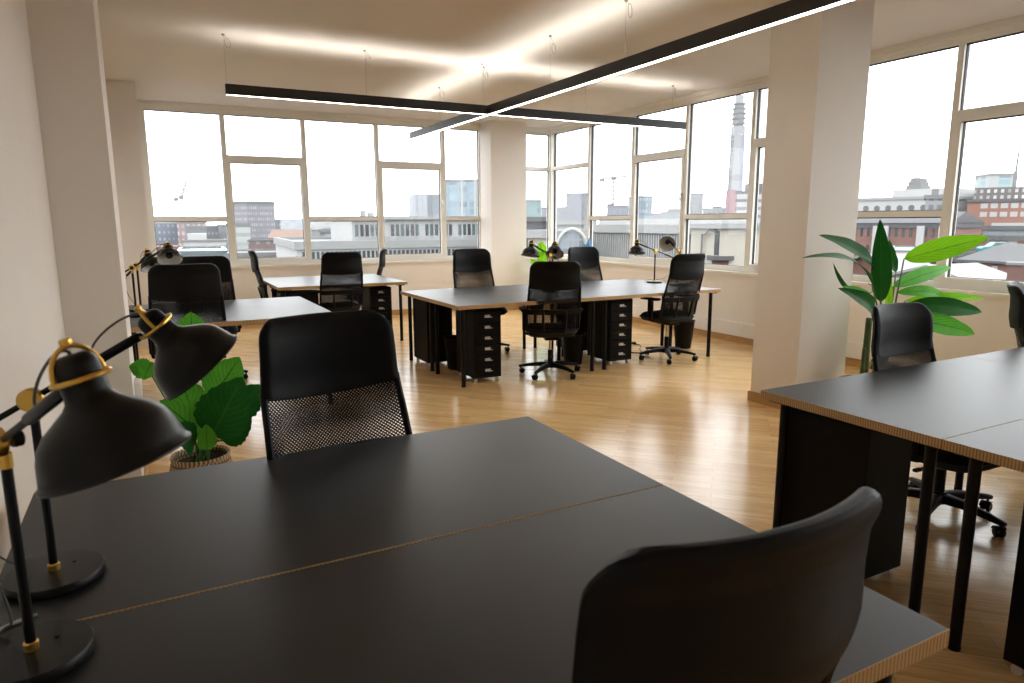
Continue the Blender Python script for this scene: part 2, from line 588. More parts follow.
# ---------------------------------------------------------------- windows
def window(name, p0, p1, nmull, kinds, inward, trim):
    """A glazed run from p0 to p1 (plan points on the glass plane). kinds: 'L' low transom, 'C' casement with high transom."""
    root = struct(name)
    p0 = Vector((p0[0], p0[1], 0)); p1 = Vector((p1[0], p1[1], 0))
    d = (p1-p0).normalized(); n = Vector((inward[0], inward[1], 0))
    xf = Matrix(((d.x, n.x, 0, p0.x), (d.y, n.y, 0, p0.y), (0, 0, 1, 0), (0, 0, 0, 1)))
    L = (p1-p0).length
    Z0, Z1, ZL, ZH = 0.905, 3.066, 1.582, 2.465
    b = MB()
    b.box(-0.05, L+0.05, -0.04, 0.05, 0.89, 0.955, xf=xf)
    b.box(-0.05, L+0.05, -0.04, 0.05, Z1, HEAD, xf=xf)
    b.box(-0.05, 0.0, -0.04, 0.05, 0.955, Z1, xf=xf)
    b.box(L, L+0.05, -0.04, 0.05, 0.955, Z1, xf=xf)
    b.build('window_frame', M['upvc'], root, smooth=0)
    b = MB()
    b.box(-0.07, L+0.07, 0.03, 0.145, 0.862, 0.892, xf=xf)
    b.build('window_sill', M['upvc'], root, smooth=0)
    b = MB(); b.box(-0.03, L+0.03, 0.05, 0.085, HEAD-0.02, HEAD+0.012, xf=xf)
    b.build('head_trim', M['upvc'], root, smooth=0)
    edges = [0.0] + list(nmull) + [L]
    for e in nmull:
        b = MB(); b.box(e-0.028, e+0.028, -0.04, 0.05, 0.955, Z1, xf=xf)
        b.build('mullion', M['upvc'], root, smooth=0)
    g = 0.006
    for i, kd in enumerate(kinds):
        a = edges[i] + (0.028 if i else 0); c = edges[i+1] - (0.028 if i+1 < len(edges)-1 else 0)
        zt = ZL if kd == 'L' else ZH
        b = MB(); b.box(a, c, -0.04, 0.045, zt-0.03, zt+0.03, xf=xf)
        b.build('transom', M['upvc'], root, smooth=0)
        spans = [(0.955, zt-0.03), (zt+0.03, Z1)]
        for j, (za, zb) in enumerate(spans):
            xa, xb = a, c
            if kd == 'C' and j == 0:
                b = MB(); w = 0.042
                b.box(a, a+w, -0.03, 0.06, za, zb, xf=xf); b.box(c-w, c, -0.03, 0.06, za, zb, xf=xf)
                b.box(a+w, c-w, -0.03, 0.06, za, za+w, xf=xf); b.box(a+w, c-w, -0.03, 0.06, zb-w, zb, xf=xf)
                cs = b.build('casement_frame', M['upvc'], root, smooth=0)
                xa, xb, za, zb = a+w, c-w, za+w, zb-w
                hx = c - w/2
                b = MB()
                b.rbox(hx-0.013, hx+0.013, 0.06, 0.075, 1.80, 1.90, 0.005, xf=xf)
                b.rbox(hx-0.009, hx+0.009, 0.075, 0.105, 1.872, 1.89, 0.004, xf=xf)
                b.rbox(hx-0.010, hx+0.010, 0.092, 0.108, 1.76, 1.892, 0.005, xf=xf)
                b.build('handle', M['steel'], cs)
            b = MB()
            b.box(xa, xa+g, -0.012, 0.020, za, zb, xf=xf); b.box(xb-g, xb, -0.012, 0.020, za, zb, xf=xf)
            b.box(xa+g, xb-g, -0.012, 0.020, za, za+g, xf=xf); b.box(xa+g, xb-g, -0.012, 0.020, zb-g*1.6, zb, xf=xf)
            b.build('gasket', M['gasket'], root, smooth=0)
            b = MB()
            o = [xf @ Vector(q) for q in ((xa+g, 0.004, za+g), (xb-g, 0.004, za+g), (xb-g, 0.004, zb-g), (xa+g, 0.004, zb-g))]
            b.v += o; b.face((0, 1, 2, 3))
            b.build('pane', M['glass'], root, smooth=0)
    return root


xb = [1.083, 2.218, 3.358, 4.498]
window('window_1', (0.095, GY), (5.15, GY), [x-0.095 for x in xb], 'LCLCL', (0, -1), 0)
window('window_2', (5.86, GY), (6.565, GY), [], 'H', (0, -1), 0)
ym = [9.654, 8.483, 7.322, 6.162, 4.98, 3.80, 2.63, 1.46, 0.29, -0.88]
window('window_3', (GX, 10.80), (GX, -2.15), [10.80-y for y in ym], ['H'] + ['L', 'C'] * 5, (-1, 0), 0)
b = MB(); b.box(GX-0.01, GX+0.05, 10.84, GY+0.05, SILL, HEAD)
b.build('trim_1', M['upvc'], kind='structure', smooth=0)

# perimeter trunking along the right wall with twin sockets
t = thing('cable_trunking', 'white cable trunking box running low along the right wall above the oak skirting', 'trunking', (XR, 4.2, 0.0))
b = MB(); b.rbox(-0.055, 0, 0, 6.7, 0.088, 0.262, 0.006, seg=1)
b.build('duct', M['white'], t, smooth=0)
for y in (2.62, 4.6):
    b = MB(); b.rbox(-0.064, -0.055, y, y+0.15, 0.128, 0.216, 0.003, seg=1)
    s = b.build('socket', M['white'], t, smooth=0)

# =========================================================== LIGHT FITTING
BZ0, BZ1 = 2.665, 2.745
BX, BY = 3.375, 6.90
lamp = thing('linear_pendant_light', 'black cross shaped linear pendant light with glowing undersides hung on wires', 'ceiling light', (BX, BY, BZ0))
segs = [('x', 0.735-BX, 6.13-BX, 0), ('y', 1.6-BY, 9.36-BY, 0)]
for ax, a, c, dz in segs:
    w = 0.030
    def runs(f):
        # the x run is cut where the y run passes through it
        return [(a, -w), (w, c)] if ax == 'x' else [(a, c)]
    def put(b, p, q, s0, s1, z0, z1):
        if ax == 'x':
            b.box(p, q, s0, s1, z0, z1)
        else:
            b.box(s0, s1, p, q, z0, z1)
    b = MB()
    for p, q in runs(0):
        put(b, p, q, -w, -w+0.004, 0, 0.092); put(b, p, q, w-0.004, w, 0, 0.092)
        put(b, p, q, -w+0.004, w-0.004, 0.010, 0.055)
    put(b, a-0.003, a, -w, w, 0, 0.092); put(b, c, c+0.003, -w, w, 0, 0.092)
    b.build('housing', M['housing'], lamp, smooth=0)
    b = MB()
    for p, q in runs(0):
        put(b, p, q, -w+0.006, w-0.006, 0.001, 0.006)
    b.build('diffuser', M['led'], lamp, smooth=0)
    b = MB()
    for p, q in runs(0):
        put(b, p, q, -w+0.006, w-0.006, 0.058, 0.062)
    b.build('upper_diffuser', M['ledup'], lamp, smooth=0)
hang = [(0.745, BY), (2.03, BY), (3.30, BY), (4.62, BY), (5.92, BY), (BX, 8.3), (BX, 7.02), (BX, 5.62), (BX, 4.5), (BX, 3.2), (BX, 2.1)]
for i, (x, y) in enumerate(hang):
    b = MB()
    b.tube([(x-BX, y-BY, 0.084), (x-BX, y-BY, CEIL-BZ0-0.004)], 0.0012, 5)
    wv = b.build('suspension_wire', M['wire'], lamp)
    b = MB(); b.lathe([(0, 0), (0.012, 0), (0.014, 0.012), (0, 0.012)], (x-BX, y-BY, CEIL-BZ0-0.013), n=12)
    b.build('ceiling_fixing', M['wire'], wv)
    b = MB(); b.lathe([(0.0, 0), (0.011, 0), (0.011, 0.006), (0.005, 0.016), (0, 0.016)], (x-BX, y-BY, 0.084), n=12)
    b.build('grip', M['steel'], wv)
    # loose coil of spare wire left under the ceiling
    b = MB(); r = 0.034 + 0.006*((i*7) % 3)
    pts = [(x-BX+0.03+r*math.cos(a)*0.8, y-BY-0.01+r*math.cos(a)*0.5, CEIL-BZ0-0.075-0.012*((i*5) % 4)+r*math.sin(a)*1.1) for a in [2*PI*q/16 for q in range(16)]]
    b.tube(pts, 0.0026, 5, closed=True)
    b.tube([pts[4], (x-BX+0.01, y-BY, CEIL-BZ0-0.02), (x-BX, y-BY, CEIL-BZ0-0.012)], 0.0014, 5)
    b.build('wire_coil', M['wire'], wv)

# ==================================================================== DESKS
ZT = 0.775
TH = 0.036


def make_desk():
    root = thing('desk', '', 'desk')
    L, W = 1.596, 0.797
    b = MB()
    o = len(b.v); c = 0.0011
    x, y = L/2, W/2
    for (dx, z) in ((0, ZT-TH), (0, ZT-c), (c, ZT)):
        for sx, sy in ((-1, -1), (1, -1), (1, 1), (-1, 1)):
            b.v.append(Vector((sx*(x-dx), sy*(y-dx), z)))
    b.face((3, 2, 1, 0), 0)
    for r in (0, 4):
        for i in range(4):
            b.face((r+i, r+(i+1) % 4, r+4+(i+1) % 4, r+4+i), 1 if r == 0 else 2)
    b.face((8, 9, 10, 11), 0)
    b.build('tabletop', [M['desktop'], M['edge'], M['edgeline']], root, smooth=0)
    for sx in (-1, 1):
        for sy in (-1, 1):
            px, py = sx*(x-0.075), sy*(y-0.075)
            b = MB()
            b.lathe([(0, 0), (0.021, 0), (0.022, 0.012), (0.020, 0.014), (0.020, ZT-TH-0.012), (0.0, ZT-TH-0.012)], (px, py, 0), n=18)
            lg = b.build('leg', M['leg'], root)
            b = MB(); b.rbox(px-0.05, px+0.05, py-0.05, py+0.05, ZT-TH-0.012, ZT-TH, 0.002, seg=1)
            b.build('mounting_plate', M['leg'], lg, smooth=0)
    return root


desk0 = make_desk()
desk_spots = [
    (0.453, 1.8385, 'far one of the two foreground black desks, behind the seam, before the netted chair', 'front'),
    (0.453, 1.036, 'black desk nearest the camera, chair back standing against its bottom right edge', 'front'),
    (3.165, 1.70, 'black desk at the right beside the square pier, its striped edge towards the room', 'right'),
    (3.165, 0.90, 'black desk at the right edge of the photo, on the near side of the seam', 'right'),
    (4.765, 1.70, 'far right desk below the windows, only its pale reflecting top in view', 'right'),
    (4.765, 0.90, 'desk just outside the right picture edge, joined end on to the near striped edge desk', 'right'),
    (3.219, 6.02, 'near left desk of the middle four, two labelled drawer units below', 'centre'),
    (4.817, 6.02, 'near right desk of the middle four, a chair at its right end', 'centre'),
    (3.219, 6.82, 'far left desk of the middle group of four, before the white pier between windows', 'centre'),
    (4.817, 6.82, 'far right desk of the middle group of four, carrying the spread arm lamp', 'centre'),
    (0.535, 6.02, 'near desk of the pair by the left wall, pale with window glare', 'left'),
    (0.535, 6.82, 'far desk of the pair by the left wall, behind the seam in the glaring top', 'left'),
    (2.10, 8.75, 'near desk of the pair under the back windows, drawer unit under its right end', 'back'),
    (2.10, 9.55, 'far desk of the pair under the back windows, closest to the sill', 'back'),
]
for i, (x, y, lab, g) in enumerate(desk_spots):
    if i == 0:
        desk0.location = (x, y, 0); desk0['label'] = lab; d = desk0
    else:
        d = copy_tree(desk0, (x, y, 0), 0, lab)
    d['group'] = {'front': 'pair of black desks in the foreground', 'right': 'block of desks at the right', 'centre': 'block of four desks in the middle',
                  'left': 'pair of desks by the left wall', 'back': 'pair of desks under the back windows'}[g]


# =================================================================== CHAIRS
def back_y(z):
    pts = [(0.40, -0.205), (0.50, -0.215), (0.60, -0.235), (0.72, -0.262), (0.82, -0.285), (0.90, -0.308), (0.97, -0.322), (1.04, -0.322), (1.10, -0.326), (1.15, -0.345), (1.18, -0.368)]
    for (a, ya), (c, yc) in zip(pts, pts[1:]):
        if z <= c:
            t = max(0, (z-a)/(c-a)); t = t*t*(3-2*t)*0.3 + t*0.7
            return ya + (yc-ya)*t
    return pts[-1][1]


ZTOP = 1.175


def back_w(z):
    w = 0.265 - 0.022*max(0, min(1, (z-0.70)/0.40))
    r = 0.075
    if z > ZTOP-r:
        q = min(r, r-(ZTOP-z))
        w = w - r + math.sqrt(max(0, r*r-q*q))
    return w


def back_pt(u, z, off=0.0):
    """u in -1..1 across, height z, off along the outward (rear) normal"""
    w = back_w(z)
    x = u*w
    c = 0.064*(x/0.25)**2
    e = 0.004
    tz = Vector((0, back_y(z+e)-back_y(z-e), 2*e)).normalized()
    tx = Vector((1, 0.064*2*x/0.0625, 0)).normalized()
    n = tx.cross(tz)          # points to -y (rear)
    if n.y > 0:
        n = -n
    return Vector((x, back_y(z)+c, z)) + n*off


def make_chair():
    root = thing('office_chair', '', 'chair')
    # five-star base
    b = MB()
    b.lathe([(0, 0.075), (0.045, 0.075), (0.047, 0.12), (0.036, 0.135), (0, 0.135)], n=20)
    for i in range(5):
        a = 2*PI*i/5 + PI/2
        d = Vector((math.cos(a), math.sin(a), 0)); s = Vector((-d.y, d.x, 0))
        secs = [(0.03, 0.028, 0.128, 0.080), (0.12, 0.024, 0.124, 0.085), (0.22, 0.020, 0.108, 0.078), (0.31, 0.015, 0.088, 0.066), (0.325, 0.010, 0.084, 0.068)]
        o = len(b.v)
        for (r, w, zt, zb) in secs:
            for (ss, z) in ((-1, zb), (1, zb), (1, zt-0.006), (0.6, zt), (-0.6, zt), (-1, zt-0.006)):
                b.v.append(d*r + s*(w*ss) + Vector((0, 0, z)))
        for j in range(len(secs)-1):
            for q in range(6):
                b.face((o+j*6+q, o+j*6+(q+1) % 6, o+(j+1)*6+(q+1) % 6, o+(j+1)*6+q))
        b.face([o+(len(secs)-1)*6+q for q in range(6)]); b.face([o+q for q in range(6)][::-1])
    b.build('base', M['plastic'], root)
    for i in range(5):
        a = 2*PI*i/5 + PI/2
        d = Vector((math.cos(a), math.sin(a), 0)); p = d*0.305
        ca = a + 0.9 + i*1.1
        ax = Vector((math.cos(ca), math.sin(ca), 0))
        fw_ = Vector((-ax.y, ax.x, 0))
        b = MB()
        b.cyl(p+Vector((0, 0, 0.045)), p+Vector((0, 0, 0.075)), 0.007, n=8)
        q = p + fw_*0.012 + Vector((0, 0, 0.026))
        for sg in (-1, 1):
            b.lathe([(0, 0), (0.021, 0), (0.026, 0.004), (0.026, 0.014), (0.022, 0.018), (0, 0.018)], q+ax*(0.004 if sg > 0 else -0.022), ax, n=18)
        b.cyl(q-ax*0.006, q+ax*0.006, 0.018, n=12)
        # hood
        hood = []
        for kk in range(7):
            t = PI*0.05 + PI*0.7*kk/6
            hood.append(q + (fw_*math.cos(t) + Vector((0, 0, 1))*math.sin(t))*0.030)
        o = len(b.v)
        for pnt in hood:
            b.v += [pnt-ax*0.024, pnt+ax*0.024]
        for kk in range(6):
            b.face((o+2*kk, o+2*kk+1, o+2*kk+3, o+2*kk+2))
        b.build('caster', M['plastic'], root)
    b = MB()
    b.lathe([(0.026, 0.13), (0.026, 0.25), (0.024, 0.255), (0, 0.255)], n=18)
    b.build('lift_cover', M['plastic'], root)
    b = MB(); b.lathe([(0.0145, 0.25), (0.0145, 0.40), (0, 0.40)], n=16)
    b.build('gas_lift', M['chrome'], root)
    b = MB()
    b.rbox(-0.075, 0.075, -0.12, 0.11, 0.385, 0.43, 0.012)
    b.tube([(0.06, 0.02, 0.405), (0.17, 0.02, 0.402), (0.235, 0.02, 0.395)], 0.005, 8)
    b.rbox(0.215, 0.265, 0.008, 0.032, 0.388, 0.404, 0.004)
    b.build('tilt_mechanism', M['plastic'], root)
    # seat
    b = MB()
    n = 20
    def seat(sgn):
        def fn(u, v):
            a, c = 2*u-1, 2*v-1
            # superellipse outline
            rr = max(abs(a), abs(c)) or 1e-6
            th = math.atan2(c, a)
            e = 4.2
            R = (abs(math.cos(th))**e + abs(math.sin(th))**e)**(-1/e)
            x, y = math.cos(th)*R*rr*0.252, math.sin(th)*R*rr*0.245 + 0.015
            edge = max(0, 1-rr**5)**0.5
            if sgn > 0:
                z = 0.475 + 0.062*edge - 0.010*(1-(x/0.25)**2)*(1 if rr < 1 else 0) - 0.03*max(0, (y-0.13)/0.13)**2
            else:
                z = 0.475 - 0.055*edge**0.6
            return (x, y, z)
        return fn
    b.grid(seat(1), n, n); b.grid(lambda u, v: seat(-1)(1-u, v), n, n)
    b.build('seat', M['cloth'], root, smooth=60)
    # padded top of the back
    def pad_z(u, v):
        a = 2*u-1
        zb = 0.930 - 0.028*(1-a*a)
        return zb + (ZTOP-zb)*v
    nu, nv = 28, 16
    b = MB()
    def vm(v):
        return 1-(1-v)**1.6
    def um(u):
        a = 2*u-1
        return math.sin(a*PI/2)*0.35 + a*0.65
    def th(u, v):
        a = abs(um(u)); e = min(1, (1-a)/0.10) ; g = min(1, (1-v)/0.13)
        q = max(0, min(e, 1)); q = math.sqrt(max(0, 1-(1-q)**2)); g = math.sqrt(max(0, 1-(1-max(0, g))**2))
        return 0.004 + 0.016*q*g
    b.grid(lambda u, v: back_pt(um(u), pad_z(u, vm(v)), -th(u, vm(v))), nu, nv)
    b.grid(lambda u, v: back_pt(um(1-u), pad_z(1-u, vm(v)), th(1-u, vm(v))), nu, nv)
    b.grid(lambda u, v: back_pt(um(1-u), pad_z(u, 0), (2*v-1)*th(u, 0)), nu, 2)
    b.grid(lambda u, v: back_pt(-1, pad_z(0, vm(u)), (2*v-1)*th(0, vm(u))), nv, 2)
    b.grid(lambda u, v: back_pt(1, pad_z(1, vm(1-u)), (2*v-1)*th(1, vm(1-u))), nv, 2)
    b.grid(lambda u, v: back_pt(um(1-u), pad_z(1-u, 1), (2*v-1)*th(1-u, 1)), nu, 2)
    b.build('head_pad', M['pad'], root, smooth=55)
    b = MB()
    pts = [back_pt(um(u/24), pad_z(u/24, 0)-0.002, 0.0) for u in range(25)]
    b.tube(pts, 0.0035, 6)
    b.build('seam_piping', M['pad'], root)
    # net back
    b = MB()
    z0, z1 = 0.505, 0.925
    b.grid(lambda u, v: back_pt(2*u-1, z0+(pad_z(u, 0)-z0)*v, 0), 20, 22, uvf=lambda u, v: ((2*u-1)*0.25, v*0.42))
    b.grid(lambda u, v: back_pt((2*u-1)*0.99, z0+(pad_z(u, 0)-z0)*v, -0.006-0.012*math.sin(PI*v)*(1-(2*u-1)**2)), 20, 22, uvf=lambda u, v: ((2*u-1)*0.25*0.97, v*0.42*1.03))
    b.build('back_net', M['net'], root, smooth=60)
    # frame around the net
    b = MB()
    path = [back_pt(-0.965, z, 0.003) for z in [0.945-0.0363*i for i in range(12)]]
    bot = [back_pt((-1+2*i/12)*0.965, 0.505-0.02*math.sin(PI*i/12), 0.004) for i in range(13)]
    path2 = [back_pt(0.965, z, 0.003) for z in [0.945-0.0363*i for i in range(12)]][::-1]
    b.tube(path+bot+path2, 0.0125, 8)
    b.build('back_frame', M['plastic'], root)
    # lumbar strap and rear carrier
    b = MB()
    def strap(z_a, z_b, off, wd=0.97):
        b.grid(lambda u, v: back_pt((2*u-1)*wd, z_a+(z_b-z_a)*v, off), 18, 2)
        b.grid(lambda u, v: back_pt((1-2*u)*wd, z_a+(z_b-z_a)*v, off+0.012), 18, 2)
        for zz in (z_a, z_b):
            b.grid(lambda u, v: back_pt((2*u-1)*wd, zz, off+0.012*v), 18, 1)
    strap(0.665, 0.715, 0.012)
    b.build('lumbar_strap', M['plastic'], root)
    b = MB()
    for sx in (-1, 1):
        pts = [back_pt(sx*0.40, z, 0.02) for z in (0.70, 0.64, 0.58, 0.53)]
        pts += [Vector((sx*0.09, -0.20, 0.45)), Vector((sx*0.075, -0.12, 0.42)), Vector((sx*0.06, -0.05, 0.41))]
        b.tube(pts, 0.013, 8)
    b.build('back_support', M['plastic'], root)
    for sx in (-1, 1):
        b = MB()
        b.rbox(-0.018, 0.018, -0.032, 0.032, 0.0, 0.205, 0.008, xf=Matrix.Translation((sx*0.268, -0.01, 0.475)))
        b.tube([(sx*0.10, -0.01, 0.435), (sx*0.20, -0.01, 0.432), (sx*0.262, -0.01, 0.45), (sx*0.268, -0.01, 0.49)], 0.015, 8)
        ar = b.build('armrest', M['plastic'], root)
        b = MB()
        b.rbox(sx*0.268-0.04, sx*0.268+0.04, -0.13, 0.12, 0.672, 0.700, 0.012)
        b.build('arm_pad', M['plastic'], ar)
    return root


chair0 = make_chair()
chairs = [
    (0.58, 2.06, 0.032, 192, 'chair with its padded back and net facing the camera, behind the foreground desk', None),
    (0.655, 0.865, -0.012, -1, 'chair nearest the camera, only the top of its curved black back in view', None),
    (3.53, 1.93, -0.10, 180, 'chair beside the tall banana plant, behind the desk with the striped edge', None),
    (5.05, 2.06, -0.06, 205, 'chair cut by the right edge of the photo, seen edge on', None),
    (0.22, 5.90, 0.05, 0, 'chair with a broad black back at the near side of the glaring left desk', None),
    (0.46, 7.16, 0.02, 178, 'chair on the far side of the left desk pair, peeping over the nearer chair back', None),
    (2.05, 8.55, 0.0, 0, 'chair with its back to the camera at the desks under the back windows', None),
    (1.46, 9.14, 0.01, -97, 'chair in side view at the left end of the desks under the back windows', None),
    (2.82, 10.14, -0.04, 73, 'chair in thin side view beyond the desks, against the back window sill', None),
    (3.40, 7.18, 0.03, 180, 'chair facing the camera across the middle desks, before the white back pier', None),
    (5.02, 7.20, 0.02, 182, 'chair facing the camera across the middle desks, beneath the corner windows', None),
    (3.49, 5.78, -0.02, -22, 'chair turned back to camera before the middle desks, between two drawer units', None),
    (5.03, 5.82, 0.01, 4, 'chair at the right end of the middle desks, arm rest and chrome lift in view', None),
]
for i, (x, y, dz, r, lab, g) in enumerate(chairs):
    if i == 0:
        c = chair0; c.location = (x, y, 0); c.rotation_euler = (0, 0, math.radians(r)); c['label'] = lab
    else:
        c = copy_tree(chair0, (x, y, 0), math.radians(r), lab)
    c['group'] = 'black office chairs with net backs'
    if True:                              # gas lift set higher or lower on this chair
        for ch in c.children:
            nm = ch.name.split('.')[0]
            if nm not in ('base', 'caster', 'lift_cover', 'gas_lift'):
                ch.location.z = dz
            elif nm == 'gas_lift':
                ch.location.z = dz


# ============================================================ DRAWER UNITS
def make_drawers():
    root = thing('drawer_unit', '', 'drawer unit')
    W, D, HT = 0.285, 0.43, 0.70
    b = MB(); w, d = W/2, D/2
    z0 = 0.045
    tk = 0.008
    b.box(-w, -w+tk, -d, d, z0, HT); b.box(w-tk, w, -d, d, z0, HT)
    b.box(-w+tk, w-tk, d-tk, d, z0, HT)
    b.rbox(-w, w, -d, d, HT-0.012, HT, 0.003, seg=1); b.box(-w+tk, w-tk, -d, d, z0, z0+0.012)
    b.build('cabinet', M['cabinet'], root, smooth=0)
    n = 6; zs = (HT-0.014-(z0+0.014))/n
    for i in range(n):
        za = z0+0.014+i*zs
        b = MB()
        b.rbox(-w+0.010, w-0.010, -d-0.004, -d+0.014, za+0.003, za+zs-0.003, 0.003, seg=1)
        b.box(-w+0.015, w-0.015, -d+0.014, d-0.03, za+0.006, za+0.010)
        dr = b.build('drawer', M['cabinet'], root, smooth=0)
        b = MB()
        zc = za + zs*0.58
        b.rbox(-0.032, 0.026, -d-0.010, -d-0.004, zc-0.013, zc+0.013, 0.002, seg=1)
        b.rbox(-0.010, 0.044, -d-0.020, -d-0.006, zc-0.013, zc-0.006, 0.002, seg=1)
        b.build('label_holder', M['label'], dr, smooth=0)
    for sx in (-1, 1):
        for sy in (-1, 1):
            b = MB()
            p = Vector((sx*(w-0.03), sy*(d-0.035), 0))
            b.box(p.x-0.011, p.x+0.011, p.y-0.016, p.y+0.010, 0.030, 0.045)
            b.cyl(p+Vector((-0.012, 0, 0.019)), p+Vector((-0.003, 0, 0.019)), 0.019, n=14)
            b.cyl(p+Vector((0.003, 0, 0.019)), p+Vector((0.012, 0, 0.019)), 0.019, n=14)
            b.build('caster', M['label'], root)
    return root


du0 = make_drawers()
units = [
    (2.785, 5.985, 0, 'black drawer unit with six silver labels under the left end of the middle desks'),
    (4.40, 6.035, 0, 'black six drawer unit between the two chairs on the near side of the middle desks'),
    (2.665, 6.90, 180, 'black drawer unit showing its plain side under the far left end of the middle desks'),
    (4.40, 6.70, 180, 'black drawer unit turned to the windows, hidden behind the middle six drawer unit'),
    (2.585, 8.72, 0, 'black drawer unit at the right end of the desks under the back windows'),
    (1.55, 8.56, 90, 'black drawer unit in shade under the left end of the desks under the back windows'),
    (2.62, 1.85, 180, 'black drawer unit, plain side seen, under the pier end of the striped edge desk'),
    (2.60, 0.86, 0, 'dark drawer unit at the lower right picture edge under the near striped edge desk'),
]
for i, (x, y, r, lab) in enumerate(units):
    if i == 0:
        c = du0; c.location = (x, y, 0); c['label'] = lab
    else:
        c = copy_tree(du0, (x, y, 0), math.radians(r), lab)
    c['group'] = 'black drawer units under the desks'

# ==================================================================== BINS
def make_bin():
    root = thing('waste_bin', '', 'bin')
    b = MB()
    b.lathe([(0, 0.006), (0.085, 0.006), (0.090, 0.0), (0.094, 0.004), (0.128, 0.325), (0.133, 0.330), (0.133, 0.338), (0.126, 0.336), (0.088, 0.014), (0, 0.014)], n=32)
    b.build('bucket', M['plastic'], root)
    b = MB(); b.tube([(0.133*math.cos(a), 0.133*math.sin(a), 0.333) for a in [2*PI*q/32 for q in range(32)]], 0.005, 6, closed=True)
    b.build('rim', M['plastic'], root)
    return root


bin0 = make_bin()
for i, (x, y, lab) in enumerate([(2.77, 6.50, 'black tapered waste bin at the left end under the middle desks, between two drawer units'),
                                 (3.97, 6.10, 'black tapered waste bin under the middle desks, right of the turned chair base'),
                                 (5.68, 6.27, 'black tapered waste bin behind the chrome lift of the right hand chair')]):
    if i == 0:
        c = bin0; c.location = (x, y, 0); c['label'] = lab
    else:
        c = copy_tree(bin0, (x, y, 0), 0, lab)
    c['group'] = 'black waste bins under the middle desks'


# =================================================================== LAMPS
SHADE = [(0.0, -0.004), (0.014, -0.004), (0.022, 0.0), (0.0265, 0.006), (0.028, 0.014), (0.0285, 0.050), (0.0300, 0.058), (0.036, 0.066), (0.050, 0.076), (0.068, 0.089),
         (0.080, 0.103), (0.087, 0.120), (0.0915, 0.138), (0.0945, 0.150), (0.0985, 0.153), (0.0985, 0.156), (0.094, 0.156)]
LINING = [(0.0935, 0.1555), (0.0925, 0.150), (0.0895, 0.138), (0.085, 0.120), (0.078, 0.104), (0.066, 0.091), (0.048, 0.079), (0.034, 0.070), (0.027, 0.060), (0.0, 0.058)]


